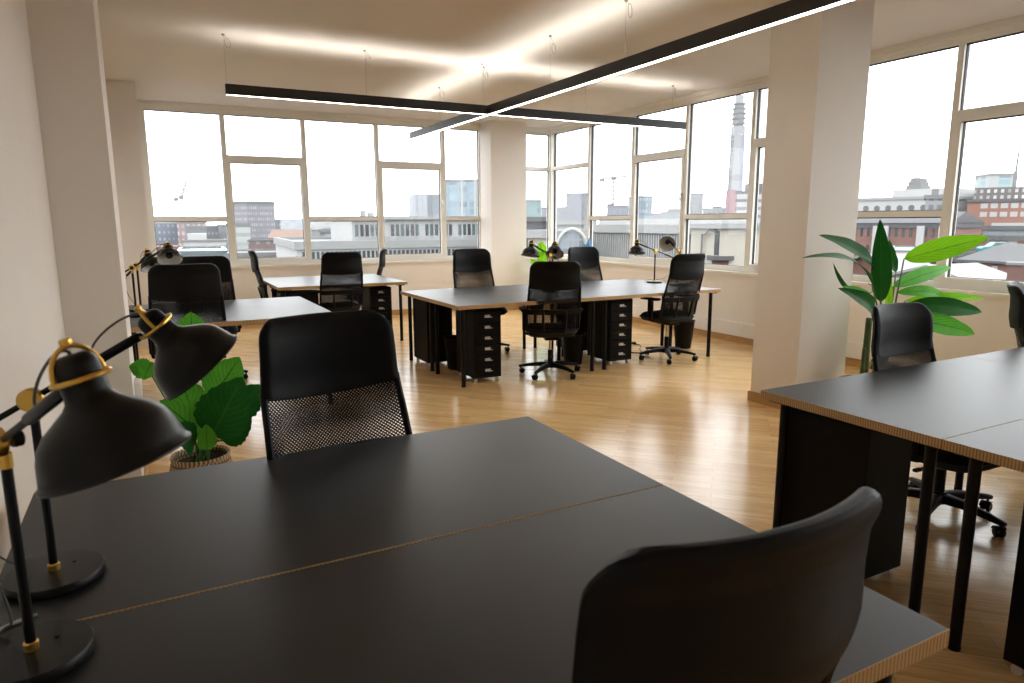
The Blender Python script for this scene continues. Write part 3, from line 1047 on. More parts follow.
def make_lamp(label, base, mount, axis, tail=0.16, post_h=0.395, flip=1):
    """mount: world point where the arm meets the shade yoke; axis: opening direction of the shade"""
    root = thing('desk_lamp', label, 'lamp', (base[0], base[1], ZT), 0, 'black and brass desk lamps')
    org = Vector((base[0], base[1], ZT))
    b = MB()
    b.lathe([(0, 0.0), (0.090, 0.0), (0.0935, 0.004), (0.0935, 0.015), (0.0905, 0.0195), (0.02, 0.021), (0, 0.021)], n=48)
    b.build('base', M['lampblack'], root)
    b = MB(); b.lathe([(0, 0), (0.004, 0), (0.004, 0.0025), (0, 0.0025)], (0.035, 0.02, 0.021), n=10)
    b.build('base_screw', M['leg'], root)
    b = MB(); b.lathe([(0.0115, 0.0205), (0.0115, 0.034), (0.0095, 0.036), (0, 0.036)], n=20)
    b.build('post_collar', M['brass'], root)
    b = MB(); b.cyl((0, 0, 0.030), (0, 0, post_h-0.035), 0.0085, n=18)
    b.build('post', M['lampblack'], root)
    J = Vector((0, 0, post_h))
    b = MB(); b.lathe([(0.0105, post_h-0.045), (0.0105, post_h-0.020), (0.008, post_h-0.018), (0.008, post_h), (0, post_h)], n=18)
    b.build('swivel_stem', M['brass'], root)
    axis = Vector(axis).normalized()
    mt = Vector(mount) - org
    ad = (mt - J).normalized()
    side = ad.cross(Vector((0, 0, 1))).normalized()*flip
    b = MB()
    b.lathe([(0, -0.016), (0.021, -0.016), (0.024, -0.012), (0.024, 0.004), (0.018, 0.008), (0.006, 0.010), (0.006, 0.016), (0, 0.016)], J - side*0.004, side, n=24)
    sw = b.build('swivel_joint', M['brass'], root)
    b = MB(); b.lathe([(0, 0.012), (0.013, 0.012), (0.014, 0.016), (0.014, 0.026), (0.010, 0.029), (0, 0.029)], J, side, n=16)
    b.build('clamp_knob', M['lampblack'], sw)
    # arm with thicker grips at both ends
    b = MB()
    J2 = J + side*(-0.004)
    L = (mt - J2).length - 0.03
    ad2 = (mt - J2).normalized()
    b.tube([J2 - ad2*tail, J2 + ad2*(L*0.99)], 0.0062, 14)
    b.tube([J2 + ad2*(L*0.42), J2 + ad2*(L*0.44), J2 + ad2*(L*0.95), J2 + ad2*(L*0.97)], [0.0065, 0.0098, 0.0098, 0.0068], 14)
    b.tube([J2 - ad2*(tail+0.004), J2 - ad2*tail*0.97, J2 - ad2*(tail*0.55), J2 - ad2*(tail*0.53)], [0.006, 0.0098, 0.0098, 0.0065], 14)
    b.build('arm', M['lampblack'], root)
    # brass yoke : ring round the neck, strap over the top, tongue to the arm
    nk = mt                                    # on the neck, 30 mm down the axis
    so = nk - axis*0.030
    b = MB()
    a = Vector((0, 0, 1)) if abs(axis.z) < 0.9 else Vector((1, 0, 0))
    # lateral direction of the yoke, square to the arm
    lat = axis.cross(ad2).normalized() if axis.cross(ad2).length > 0.1 else axis.cross(Vector((1, 0, 0))).normalized()
    fwd = lat.cross(axis).normalized()
    ring = [nk + (lat*math.cos(q) + fwd*math.sin(q))*0.0345 for q in [2*PI*i/24 for i in range(24)]]
    b.tube(ring, 0.0042, 8, closed=True)
    b.build('neck_ring', M['brass'], root)
    b = MB()
    arcp = []
    for i in range(13):
        q = PI*i/12
        arcp.append(nk + lat*(math.cos(q)*0.034) - axis*(math.sin(q)*0.046))
    b.tube(arcp, 0.0036, 8)
    e = J2 + ad2*(L*0.94)
    for sg in (-1, 1):
        b.tube([e, nk - fwd*0.034*(1 if ad2.dot(fwd) > 0 else -1) + lat*0.012*sg, nk + lat*0.030*sg], 0.0036, 8)
    b.lathe([(0, 0), (0.007, 0), (0.008, 0.003), (0.008, 0.007), (0.006, 0.009), (0, 0.009)], nk - axis*0.047, -axis, n=14)
    b.build('yoke', M['brass'], root)
    b = MB(); b.lathe(SHADE, so, axis, n=56)
    sh = b.build('lamp_shade', M['lampblack'], root, smooth=50)
    b = MB(); b.lathe(LINING, so, axis, n=48)
    ln = b.build('shade_lining', M['lampwhite'], sh, smooth=60)
    ln['label'] = 'white inside of the shade'
    b = MB(); b.lathe([(0.0135, 0.058), (0.0135, 0.075), (0.020, 0.090), (0.0285, 0.112), (0.024, 0.130), (0.012, 0.139), (0, 0.141)], so, axis, n=20)
    b.build('bulb', M['white'], sh)
    # cord loop from the cap back to the arm
    top = so - axis*0.004
    up = Vector((0, 0, 1))
    q0 = J2 + ad2*(L*0.55) + up*0.008
    mid = (top + q0)/2 + up*0.030 - ad2*0.050
    pts = []
    ctr = [top, top - axis*0.030 - ad2*0.015, mid - ad2*0.025, q0 + up*0.012 - ad2*0.012, q0]
    for i in range(25):
        t_ = i/24
        P = list(ctr)
        while len(P) > 1:
            P = [P[j].lerp(P[j+1], t_) for j in range(len(P)-1)]
        pts.append(P[0])
    b.tube(pts, 0.0023, 6)
    en = J2 - ad2*(tail+0.003)
    hang_ = [en, en - ad2*0.018 - up*0.03, en - ad2*0.012 - up*0.14, (en + J)*0.5 - up*0.30, Vector((-0.05, 0.075, 0.03)), Vector((-0.085, 0.075, 0.0026)), Vector((-0.10, 0.03, 0.0026))]
    fall = []
    for i in range(len(hang_)-1):
        p0, p1, p2, p3 = hang_[max(i-1, 0)], hang_[i], hang_[i+1], hang_[min(i+2, len(hang_)-1)]
        for j in range(6):
            t_ = j/6
            fall.append(0.5*((2*p1) + (p2-p0)*t_ + (2*p0-5*p1+4*p2-p3)*t_*t_ + (-p0+3*p1-3*p2+p3)*t_**3))
    fall = [Vector((p.x, p.y, max(p.z, 0.0026))) for p in fall]
    b.build('cord', M['cord'], root)
    b = MB(); b.tube([p for p in fall], 0.0023, 6)
    b.build('supply_cord', M['cord'], root)
    return root


make_lamp('black and brass desk lamp nearest the camera, with the largest shade, at lower left', (-0.238, 1.335),
          at_depth(81, 378, 0.915), cam_dir(0.27, 0.93, 0.20), tail=0.15, flip=-1)
make_lamp('black and brass desk lamp with its shade tilted right over the monstera', (-0.236, 1.645),
          at_depth(157, 326, 1.44), cam_dir(0.555, 0.69, 0.42), tail=0.17, flip=-1)
make_lamp('nearer lamp by the left wall, pale shade lining showing above a black chair', (-0.135, 6.32),
          at_y(168, 247, 6.30), cam_dir(0.30, 0.80, -0.35), tail=0.15)
make_lamp('desk lamp behind the left wall lamp, its shade half hidden by the nearer lamp', (-0.105, 6.70),
          at_y(148, 254, 6.62), cam_dir(0.35, 0.85, -0.05), tail=0.15)
make_lamp('left lamp of the two behind the turned chair on the middle desks, shade dark', (3.83, 6.36),
          at_y(531.5, 244, 6.36), cam_dir(-0.12, 0.98, -0.05), tail=0.10)
make_lamp('lamp on the middle desks above the turned chair, pale shade lining towards the camera', (4.02, 6.62),
          at_y(555, 245, 6.36), cam_dir(-0.05, 0.84, -0.50), tail=0.10)
make_lamp('lamp at the right of the middle desks, bare post and long arm sloping down right', (5.50, 6.63),
          at_y(637, 243, 6.63), cam_dir(-0.05, 0.98, -0.1), tail=0.30)
make_lamp('lamp behind the right hand chair of the middle desks, open shade facing the camera', (5.51, 6.22),
          at_y(668, 239, 6.40), cam_dir(-0.25, 0.55, -0.75), tail=0.16)


# =================================================================== PLANTS
def leaf(b, base, tip, width, nrm, sag=0.05, fold=0.15, tipw=1.0, lobes=0, nu=10, nv=22):
    base, tip = Vector(base), Vector(tip)
    d = tip - base; L = d.length; dn_ = d.normalized()
    nrm = Vector(nrm); nrm = (nrm - dn_*nrm.dot(dn_)).normalized()
    sd = dn_.cross(nrm)
    def fn(u, v):
        s = 2*u-1
        w = width*0.5*(math.sin(PI*min(1, v**0.75))**0.75 if v < 1 else 0)
        if lobes:
            ph = v*lobes - abs(s)*1.2
            w *= 1 - 0.10*(0.5+0.5*math.cos(2*PI*ph))*min(1, v*4)
        c = base + d*v + nrm*(sag*L*4*v*(1-v))
        return c + sd*(s*w) + nrm*(abs(s)**1.3*fold*w*1.4 + 0.02*width*math.sin(v*19+s*2)*abs(s))
    b.grid(fn, nu, nv, uvf=lambda u, v: (u, v))


def vdir(p):
    v = Vector((p.x, p.y, 0)); return v.normalized()


def plant(name, label, cat, loc, group=None):
    return thing(name, label, cat, loc, 0, group)


# -- tall banana-leaf plant between the square pier and the window
PC = Vector((4.895, 3.33, 0))
pr_ = plant('banana_leaf_plant', 'tall green banana leaf plant by the right window, between square pier and black chair', 'plant', PC)
b = MB()
b.lathe([(0, 0.0), (0.13, 0.0), (0.145, 0.01), (0.175, 0.26), (0.180, 0.27), (0.180, 0.285), (0.168, 0.285), (0.160, 0.24), (0, 0.24)], n=36, uv=True)
b.build('pot', M['basket'], pr_)
b = MB(); b.lathe([(0.163, 0.250), (0.08, 0.262), (0, 0.258)], n=24)
b.build('soil', M['soil'], pr_)
for (dx, dy, h, r) in ((0.0, 0.0, 0.78, 0.030), (0.05, 0.03, 0.62, 0.020), (-0.055, -0.02, 0.55, 0.018)):
    b = MB()
    prof = []
    n = 12
    for i in range(n):
        z = 0.24 + (h-0.24)*i/n
        prof += [(r*(1-0.25*i/n)*1.08, z), (r*(1-0.25*i/n), z+0.006), (r*(1-0.25*i/n)*0.98, z+(h-0.24)/n-0.003)]
    prof.append((0, h))
    b.lathe(prof, (dx, dy, 0), (dx*0.15, dy*0.15, 1), n=14)
    b.build('cane', M['trunk'], pr_)


def PR(px, py, dy=0.0):
    return at_y(px, py, 3.33+dy) - PC


rl = [  # base px, tip px, dy base, dy tip, width, normal, sag, material, petiole start px
    ((881, 302), (880, 219), -0.02, -0.10, 0.145, (0.2, -1, 0.15), 0.02, 'leafdark', (884, 345)),
    ((876, 268), (819, 235), 0.0, -0.05, 0.13, (0.1, -0.6, 0.8), 0.06, 'leafdark', (884, 340)),
    ((872, 285), (802, 258), -0.05, -0.25, 0.085, (0.0, -0.5, 0.9), 0.10, 'leafdark', (884, 345)),
    ((874, 291), (833, 262), 0.05, 0.05, 0.065, (-0.4, -0.6, 0.6), 0.18, 'leafdark', (883, 345)),
    ((873, 300), (842, 286), -0.05, -0.08, 0.07, (0, -0.7, 0.7), 0.05, 'leafmid', (883, 350)),
    ((872, 312), (838, 288), -0.08, -0.25, 0.12, (-0.1, -0.8, 0.6), 0.10, 'leafdark', (882, 352)),
    ((904, 259), (989, 237), 0.0, -0.32, 0.175, (0.15, -0.85, 0.35), 0.03, 'leaflight', (888, 345)),
    ((893, 287), (951, 267), 0.05, 0.05, 0.125, (0.2, -0.6, 0.8), 0.05, 'leafmid', (887, 345)),
    ((897, 293), (947, 298), 0.0, -0.1, 0.10, (0.1, -0.6, 0.8), 0.12, 'leafmid', (888, 350)),
    ((905, 301), (985, 299), 0.0, -0.25, 0.08, (0.0, -0.7, 0.7), 0.08, 'leaflight', (888, 352)),
    ((908, 305), (982, 312), -0.05, -0.30, 0.15, (0.1, -0.8, 0.6), 0.08, 'leafdark', (888, 355)),
    ((905, 318), (975, 334), -0.10, -0.30, 0.16, (0.1, -0.8, 0.6), 0.07, 'leafmid', (888, 358)),
    ((896, 272), (889, 240), 0.08, 0.10, 0.10, (0.7, -0.6, 0.2), -0.06, 'leafdark', (887, 345)),
    ((886, 330), (890, 268), 0.02, 0.04, 0.06, (0.4, -0.9, 0.1), 0.02, 'leaflight', (886, 352)),
]
for (bp_, tp, d0, d1, w, n_, sg, mm, st) in rl:
    b = MB()
    B0, T0, S0 = PR(*bp_, d0), PR(*tp, d1), PR(*st, 0)
    nv_ = vdir(PC+B0); n_ = Vector((nv_.y, -nv_.x, 0))*n_[0] + nv_*n_[1] + Vector((0, 0, n_[2]*0.45))
    leaf(b, B0, T0, w*1.0, n_, sg, 0.18)
    lf = b.build('leaf', M[mm], pr_, smooth=60)
    b = MB()
    mid = (S0+B0)/2 + Vector((0, 0, 0.03))
    b.tube([Vector((S0.x*0.4, S0.y*0.4, max(0.30, S0.z-0.12))), S0, mid, B0, B0.lerp(T0, 0.06)], [0.011, 0.009, 0.007, 0.005, 0.003], 8)
    b.build('leaf_stalk', M['stem'], lf)

# -- monstera in a woven basket behind the foreground desk
LC = Vector((0.148, 3.78, 0))
pl_ = plant('monstera_plant', 'leafy monstera in a woven basket on the floor by the left pier', 'plant', LC)
b = MB()
b.lathe([(0, 0.0), (0.125, 0.0), (0.145, 0.015), (0.165, 0.14), (0.152, 0.27), (0.140, 0.315), (0.146, 0.325), (0.142, 0.335), (0.130, 0.325), (0.138, 0.28), (0, 0.27)], n=40, uv=True)
b.build('basket', M['basket'], pl_, smooth=60)
b = MB(); b.lathe([(0.137, 0.283), (0.07, 0.295), (0, 0.29)], n=24)
b.build('soil', M['soil'], pl_)


def PL(px, py, dy=0.0):
    return at_y(px, py, LC.y+dy) - LC


ll = [
    ((212, 436), (243, 377), -0.10, -0.20, 0.25, (-0.2, -1, 0.3), 0.03, 'leafdark'),
    ((213, 398), (240, 357), 0.10, 0.05, 0.20, (-0.1, -1, 0.4), 0.02, 'leafmid'),
    ((200, 436), (160, 400), -0.05, -0.15, 0.22, (-0.2, -0.8, 0.7), 0.06, 'leafmid'),
    ((197, 425), (178, 375), 0.05, 0.0, 0.18, (0.3, -0.9, 0.3), 0.04, 'leafmid'),
    ((150, 372), (129, 366), 0.15, 0.15, 0.11, (0, -0.8, 0.6), 0.05, 'leafmid'),
    ((152, 362), (143, 380), 0.15, 0.10, 0.09, (0, -0.9, 0.4), 0.05, 'leafmid'),
    ((192, 345), (191, 312), 0.08, 0.05, 0.17, (0.0, -1, 0.2), 0.04, 'leafmid'),
    ((230, 415), (262, 385), 0.08, 0.12, 0.17, (0.3, -0.9, 0.3), 0.05, 'leafdark'),
    ((207, 450), (206, 424), -0.13, -0.16, 0.09, (0.1, -1, 0.2), 0.03, 'leafmid'),
    ((195, 445), (168, 428), -0.12, -0.22, 0.15, (-0.2, -0.7, 0.7), 0.08, 'leafdark'),
    ((222, 440), (252, 418), -0.02, -0.05, 0.16, (0.2, -0.8, 0.6), 0.06, 'leafdark'),
]
for i, (bp_, tp, d0, d1, w, n_, sg, mm) in enumerate(ll):
    b = MB()
    B0, T0 = PL(*bp_, d0), PL(*tp, d1)
    leaf(b, B0, T0, w*1.12, n_, sg, 0.16, lobes=7)
    lf = b.build('leaf', M[mm], pl_, smooth=60)
    a = i*2.3
    S0 = Vector((0.035*math.cos(a), 0.035*math.sin(a), 0.28))
    b = MB(); b.tube([S0, S0.lerp(B0, 0.5)+Vector((0, 0, 0.05)), B0, B0.lerp(T0, 0.08)], [0.006, 0.005, 0.004, 0.0025], 8)
    b.build('leaf_stalk', M['stem'], lf)

# -- small plant in the far corner
CC = Vector((5.87, 10.18, 0))
pc_ = plant('corner_plant', 'bright green plant in the far window corner, glimpsed between lamp and chair', 'plant', CC)
b = MB()
b.lathe([(0, 0), (0.11, 0), (0.15, 0.24), (0.155, 0.25), (0.14, 0.25), (0.135, 0.22), (0, 0.22)], n=28)
b.build('pot', M['plastic'], pc_)
for i, (bx, bz, tx, ty, tz, w) in enumerate([(0.0, 0.95, 0.02, -0.12, 1.20, 0.24), (0.02, 0.85, 0.12, -0.10, 1.05, 0.18), (-0.02, 0.50, -0.10, -0.14, 0.62, 0.16), (0.0, 0.55, 0.12, -0.12, 0.72, 0.16), (0.0, 0.70, -0.12, 0.02, 0.90, 0.16), (-0.03, 0.38, -0.08, -0.18, 0.50, 0.15)]):
    b = MB(); leaf(b, (bx, -0.04, bz), (tx, ty, tz), w, (0.1, -1, 0.4), 0.05, 0.15)
    lf = b.build('leaf', M['leaflight'], pc_, smooth=60)
    b = MB(); b.tube([(0, 0, 0.2), (bx*0.5, -0.01, bz*0.6), (bx, -0.04, bz)], 0.006, 6)
    b.build('leaf_stalk', M['stem'], lf)

# blue folded bag on the right-hand sill
b = MB()
zz = 0.893
prof = [(-0.085, 0), (-0.095, 0.17), (-0.05, 0.155), (-0.02, 0.13), (0.0, 0.15), (0.035, 0.185), (0.06, 0.21), (0.07, 0.0)]
for y0, s_ in ((-0.03, 1.0), (0.03, 0.92)):
    for x, z in prof:
        b.v.append(Vector((y0*(1 - z*2.0), -x*s_*1.15, z*s_*1.75)))
n = len(prof)
b.face(list(range(n))); b.face(list(range(2*n-1, n-1, -1)))
for i in range(n):
    b.face((i, i+n, (i+1) % n+n, (i+1) % n))
o = b.build('blue_bag', M['blue'], loc=(6.50, 9.58, zz), smooth=0)
tag(o, 'small bright blue bag standing on the window sill behind a chair of the middle desks', 'bag')

# ==================================================================== CABLES
def cable(name, label, pts, r=0.004, plug=None, m='plastic'):
    b = MB()
    P = [Vector(p) for p in pts]
    out = []
    for i in range(len(P)-1):
        p0, p1, p2, p3 = P[max(i-1, 0)], P[i], P[i+1], P[min(i+2, len(P)-1)]
        for j in range(8):
            t = j/8
            out.append(0.5*((2*p1) + (p2-p0)*t + (2*p0-5*p1+4*p2-p3)*t*t + (-p0+3*p1-3*p2+p3)*t**3))
    out.append(P[-1])
    root = thing(name, label, 'cable', P[0])
    b.tube([q-P[0] for q in out], r, 6)
    b.build('flex', M[m], root)
    if plug:
        b = MB(); e = P[-1]-P[0]
        b.rbox(e.x-0.025, e.x+0.025, e.y-0.02, e.y+0.02, 0.0, 0.028, 0.006)
        b.build('plug', M['plastic'], root)
    return root


cable('floor_cable', 'black cable with a plug trailing on the floor between drawer unit and right hand chair',
      [(4.66, 6.2, 0.006), (4.85, 6.32, 0.005), (5.0, 6.22, 0.005), (5.12, 6.4, 0.005), (5.3, 6.62, 0.005), (5.28, 6.72, 0.005)], 0.005, True)
cable('floor_cable', 'tangled black cables on the floor behind the left pier beside the monstera',
      [(0.10, 5.55, 0.005), (0.22, 5.42, 0.008), (0.05, 5.30, 0.02), (0.2, 5.25, 0.03), (0.28, 5.42, 0.03), (0.08, 5.48, 0.05), (0.02, 5.34, 0.05), (0.24, 5.3, 0.03), (0.3, 5.1, 0.006), (0.42, 5.0, 0.005)], 0.005, True)
cable('desk_cable', 'grey white cable lying across the foreground desk behind the lamp bases',
      [(-0.345, 1.44, ZT+0.004), (-0.32, 1.455, ZT+0.004), (-0.285, 1.478, ZT+0.004), (-0.25, 1.492, ZT+0.004)], 0.0035, m='palecord')
b = MB(); b.rbox(0, 0.035, -0.075, 0.075, 0.0, 0.09, 0.006)
o = b.build('wall_socket', M['white'], loc=(-0.138, 4.35, 0.55)); tag(o, 'white socket box on the side of the left pier', 'socket')

# ===================================================== THE CITY OUTSIDE
GZ = -22.0


def citymat(name, c, *args, **kw):
    return mat(name, tuple(x*CITY for x in c), *args, **kw)


b = MB(); b.box(-900, 1400, -900, 1700, GZ-1, GZ)
b.build('ground', citymat('street asphalt', (0.10, 0.10, 0.105), 0.9, noise=0.3, nscale=0.05), kind='structure', smooth=0)
CM = {}


def fmat(key, wall, glass=(0.06, 0.07, 0.08), sx=3.0, sz=3.2, fx=0.55, fz=0.5, wall2=None):
    if key not in CM:
        CM[key] = facade(key, wall, glass, sx, sz, fx, fz, wall2)
    return CM[key]


M['roofgrey'] = citymat('grey roof felt', (0.10, 0.10, 0.105), 0.9, noise=0.2, nscale=0.5)
M['roofpale'] = citymat('pale roof', (0.20, 0.20, 0.20), 0.9, noise=0.15, nscale=0.5)
M['slate'] = citymat('slate roof', (0.075, 0.075, 0.083), 0.8, noise=0.25, nscale=2)
M['redtile'] = citymat('red clay tiles', (0.15, 0.075, 0.06), 0.8, noise=0.25, nscale=2)
M['render'] = citymat('cream render', (0.50, 0.47, 0.40), 0.9, noise=0.06, nscale=0.6)
M['whitewall'] = citymat('white painted wall', (0.46, 0.46, 0.455), 0.8, noise=0.08, nscale=0.4)
M['palewall'] = citymat('pale grey wall', (0.31, 0.315, 0.31), 0.8, noise=0.08, nscale=0.4)
M['brick'] = citymat('red brickwork', (0.22, 0.105, 0.082), 0.9, noise=0.3, nscale=3)  # red muted, distance haze put into the brick colour
M['brickbrown'] = citymat('brown brickwork', (0.15, 0.075, 0.06), 0.9, noise=0.3, nscale=3)
M['darkglass'] = citymat('dark window pane', (0.05, 0.06, 0.065), 0.15, noise=0.5, nscale=0.3)
M['tealglass'] = citymat('teal glazing', (0.10, 0.15, 0.16), 0.2, noise=0.25, nscale=0.3)
M['craneblue'] = citymat('pale crane steel', (0.12, 0.13, 0.14), 0.6)
M['cranered'] = citymat('red crane steel', (0.35, 0.10, 0.08), 0.6)
M['tealpaint'] = citymat('teal car paint', (0.03, 0.24, 0.25), 0.3)


def plot(pl, pr_, pytop, D, skew=0.0):
    """two plan points and a roof height from the sight lines to a facade"""
    A = at_d(pl, pytop, D); B = at_d(pr_, pytop, D+skew)
    zt = A.z
    A = Vector((A.x, A.y, 0)); B = Vector((B.x, B.y, 0))
    u = (B-A); W = u.length; u.normalize()
    rz = math.atan2(u.y, u.x)
    return A, W, zt, rz


def block(name, label, pl, pr_, py, D, m, depth=18.0, skew=0.0, roof=None, parapet=0.6, extra=(), group=None, cat='building'):
    """an oblong building: walls, roof slab with parapet, optional roof boxes (x0,x1 as shares of the width, height, material)"""
    A, W, zt, rz = plot(pl, pr_, py, D, skew)
    root = thing(name, label, cat, (A.x, A.y, GZ), rz, group)
    h = zt-GZ
    b = MB(); b.box(0, W, 0, depth, 0, h-parapet)
    b.build('walls', m, root, smooth=0)
    b = MB()
    p = 0.25
    b.box(-p, W+p, -p, depth+p, h-parapet, h-parapet*0.45)
    for q in ((-p, W+p, -p, p), (-p, W+p, depth-p, depth+p), (-p, p, p, depth-p), (W-p, W+p, p, depth-p)):
        b.box(*q, h-parapet*0.45, h)
    b.build('roof', roof or M['roofpale'], root, smooth=0)
    for (x0, x1, hh, mm) in extra:
        b = MB(); b.box(x0*W, x1*W, depth*0.25, depth*0.75, h-parapet*0.4, h+hh)
        b.build('roof_plant', mm, root, smooth=0)
    root['w'] = W; root['h'] = h
    return root


def windows_on(root, rows, x0, x1, n, fill, mm, sill=None):
    """single windows let into a facade; rows = [(z0, z1)] in metres above the street"""
    W = root['w']
    for (za, zb) in rows:
        for i in range(n):
            p = (x1-x0)/n
            a = (x0 + p*(i+0.5-fill/2))*W; c = (x0 + p*(i+0.5+fill/2))*W
            b = MB(); b.box(a, c, -0.04, 0.05, za, zb)
            wn = b.build('window', mm, root, smooth=0)
            if sill:
                b = MB(); b.box(a-0.1, c+0.1, -0.14, 0.0, za-0.15, za)
                b.build('sill', sill, wn, smooth=0)


def zpx(py, D):
    return at_d(512, py, D).z - GZ


# --- seen through the back windows
block('office_block', 'low hazy blue grey skyline block at the left end of the back windows', 120, 200, 217.5, 800, fmat('haze1', (0.26, 0.29, 0.34), (0.2, 0.22, 0.26)), 40)  # haze materials: aerial haze put into the wall and window colours
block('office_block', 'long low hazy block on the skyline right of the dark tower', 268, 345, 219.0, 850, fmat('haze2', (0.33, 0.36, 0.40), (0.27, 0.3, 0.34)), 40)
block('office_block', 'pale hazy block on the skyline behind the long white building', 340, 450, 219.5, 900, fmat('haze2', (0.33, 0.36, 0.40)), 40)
block('office_block', 'blue grey office block behind the left wall desk lamps', 148, 177, 223.0, 350, fmat('bluegrey', (0.15, 0.18, 0.24), (0.26, 0.30, 0.36), 2.0, 3.0, 0.45, 0.4), 20, skew=4)
block('brick_block', 'pinkish brick block with pale window grid under the left crane', 177, 206, 221.5, 340, fmat('pinkgrid', (0.30, 0.20, 0.20), (0.42, 0.42, 0.45), 2.2, 3.2, 0.5, 0.5, (0.26, 0.12, 0.11)), 18)
block('office_block', 'small dark grey office block left of the second window mullion', 206, 218, 225.5, 300, fmat('darkgrid', (0.12, 0.125, 0.14), (0.22, 0.24, 0.27), 1.8, 3.0, 0.5, 0.35), 14, skew=3)
block('office_block', 'pale block between small dark office and white stepped offices', 217, 232, 224.5, 310, fmat('palegrid', (0.30, 0.30, 0.33), (0.22, 0.23, 0.25), 2.4, 3.2, 0.5, 0.4), 14)
r = block('white_offices', 'wide white low offices with grey window strips below the dark small block', 183, 226, 240.0, 210, fmat('whitestrip', (0.50, 0.50, 0.50), (0.20, 0.21, 0.22), 60, 1.7, 0.98, 0.35), 16, extra=[(0.1, 0.55, 1.6, M['whitewall'])])
block('shed', 'low teal roofed shed at the window bottom behind the left wall lamps', 178, 226, 251.0, 120, M['palewall'], 20, roof=M['tealglass'])
block('shed', 'low red roofed shed at the lower left corner of the back windows', 140, 182, 247.0, 160, M['brickbrown'], 20, roof=M['redtile'])
t1 = block('tower_block', 'tall dark grey tower block with fine window grid beyond the second back window', 246.5, 274, 201.0, 400, fmat('tower1', (0.155, 0.15, 0.17), (0.30, 0.29, 0.32), 1.35, 3.0, 0.45, 0.5, (0.13, 0.125, 0.15)), 16, skew=9, roof=M['slate'], parapet=1.5)
block('tower_block', 'short grey block stuck to the right side of the dark tower', 274.5, 280, 220.0, 415, fmat('tower1b', (0.15, 0.17, 0.19), (0.25, 0.28, 0.3), 1.35, 3.0, 0.45, 0.4), 14)
block('white_offices', 'white offices with grey floor strips standing before the foot of the dark tower', 226, 250, 223.0, 290, fmat('whitestrip2', (0.47, 0.48, 0.47), (0.22, 0.25, 0.25), 80, 3.6, 0.98, 0.4), 16)
block('brick_block', 'brown brick warehouse in front of the dark tower foot', 248, 280, 240.0, 240, fmat('brownwh', (0.17, 0.10, 0.095), (0.26, 0.2, 0.2), 3.2, 3.4, 0.35, 0.4), 18, roof=M['slate'])
r = block('brick_block', 'low red brick building with orange roof right of the dark tower', 268, 312, 238.0, 270, fmat('redlow', (0.22, 0.10, 0.085), (0.3, 0.22, 0.2), 4, 3.6, 0.3, 0.4), 22, roof=M['redtile'])
A, W, zt, rz = plot(268, 312, 238.0, 270)
b = MB(); h = zt-GZ
b.v += [Vector(q) for q in ((0, -0.5, h), (W, -0.5, h), (W, 22, h), (0, 22, h), (W*0.08, 10, h+3.0), (W*0.95, 10, h+3.0))]
for q in ((0, 1, 5, 4), (1, 2, 5), (2, 3, 4, 5), (3, 0, 4), (3, 2, 1, 0)):
    b.face(q)
b.build('pitched_roof', citymat('orange tiles', (0.20, 0.115, 0.085), 0.85, noise=0.2, nscale=0.5), r, smooth=0)
block('shed', 'grey flat roofed shed at the foot of the second back window', 228, 310, 253.0, 110, M['palewall'], 14, roof=M['roofpale'])
block('tower_block', 'tiny hazy twin block on the skyline in the third back window', 360, 366, 210.5, 800, fmat('haze3', (0.24, 0.25, 0.29)), 14)  # haze of distance put into the wall colour
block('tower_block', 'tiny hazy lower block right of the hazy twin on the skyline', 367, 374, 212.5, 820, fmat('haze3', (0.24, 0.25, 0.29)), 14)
# long white building in two tiers
r = block('long_white_building', 'long white two tier building with rows of tall windows across the back windows', 296, 500, 241.5, 78, M['whitewall'], 26, skew=6, roof=M['palewall'], parapet=0.9)
h = r['h']; W = r['w']
windows_on(r, [(h-2.45, h-1.15)], 0.02, 0.99, 46, 0.62, M['darkglass'])
b = MB(); b.box(W*0.30, W, 6.0, 22, h-0.4, h+2.35); up = b.build('upper_storey', M['whitewall'], r, smooth=0)
b = MB(); b.box(W*0.29, W, 5.2, 22.5, h+2.35, h+2.75); b.build('upper_roof', M['palewall'], r, smooth=0)
b = MB(); b.box(W*0.31, W, 4.2, 5.0, h-0.3, h+0.35); b.build('balcony_wall', M['palewall'], r, smooth=0)
for i in range(26):
    a = W*(0.315+0.68*i/26)
    if i % 7 == 6:
        continue
    b = MB(); b.box(a, a+W*0.0165, 5.93, 6.04, h+0.25, h+1.75)
    wn = b.build('window', M['darkglass'] if i % 3 else M['tealglass'], up, smooth=0)
block('white_offices', 'white stepped block at the left end of the long white building', 311, 337, 226.5, 130, M['palewall'], 14, roof=M['whitewall'], extra=[(0.1, 0.5, 1.0, M['whitewall'])])
block('white_offices', 'grey glazed low block above the left half of the long white building', 320, 352, 229.0, 115, fmat('gw', (0.40, 0.42, 0.43), (0.18, 0.22, 0.25), 2.2, 2.4, 0.6, 0.5), 10, roof=M['roofpale'])
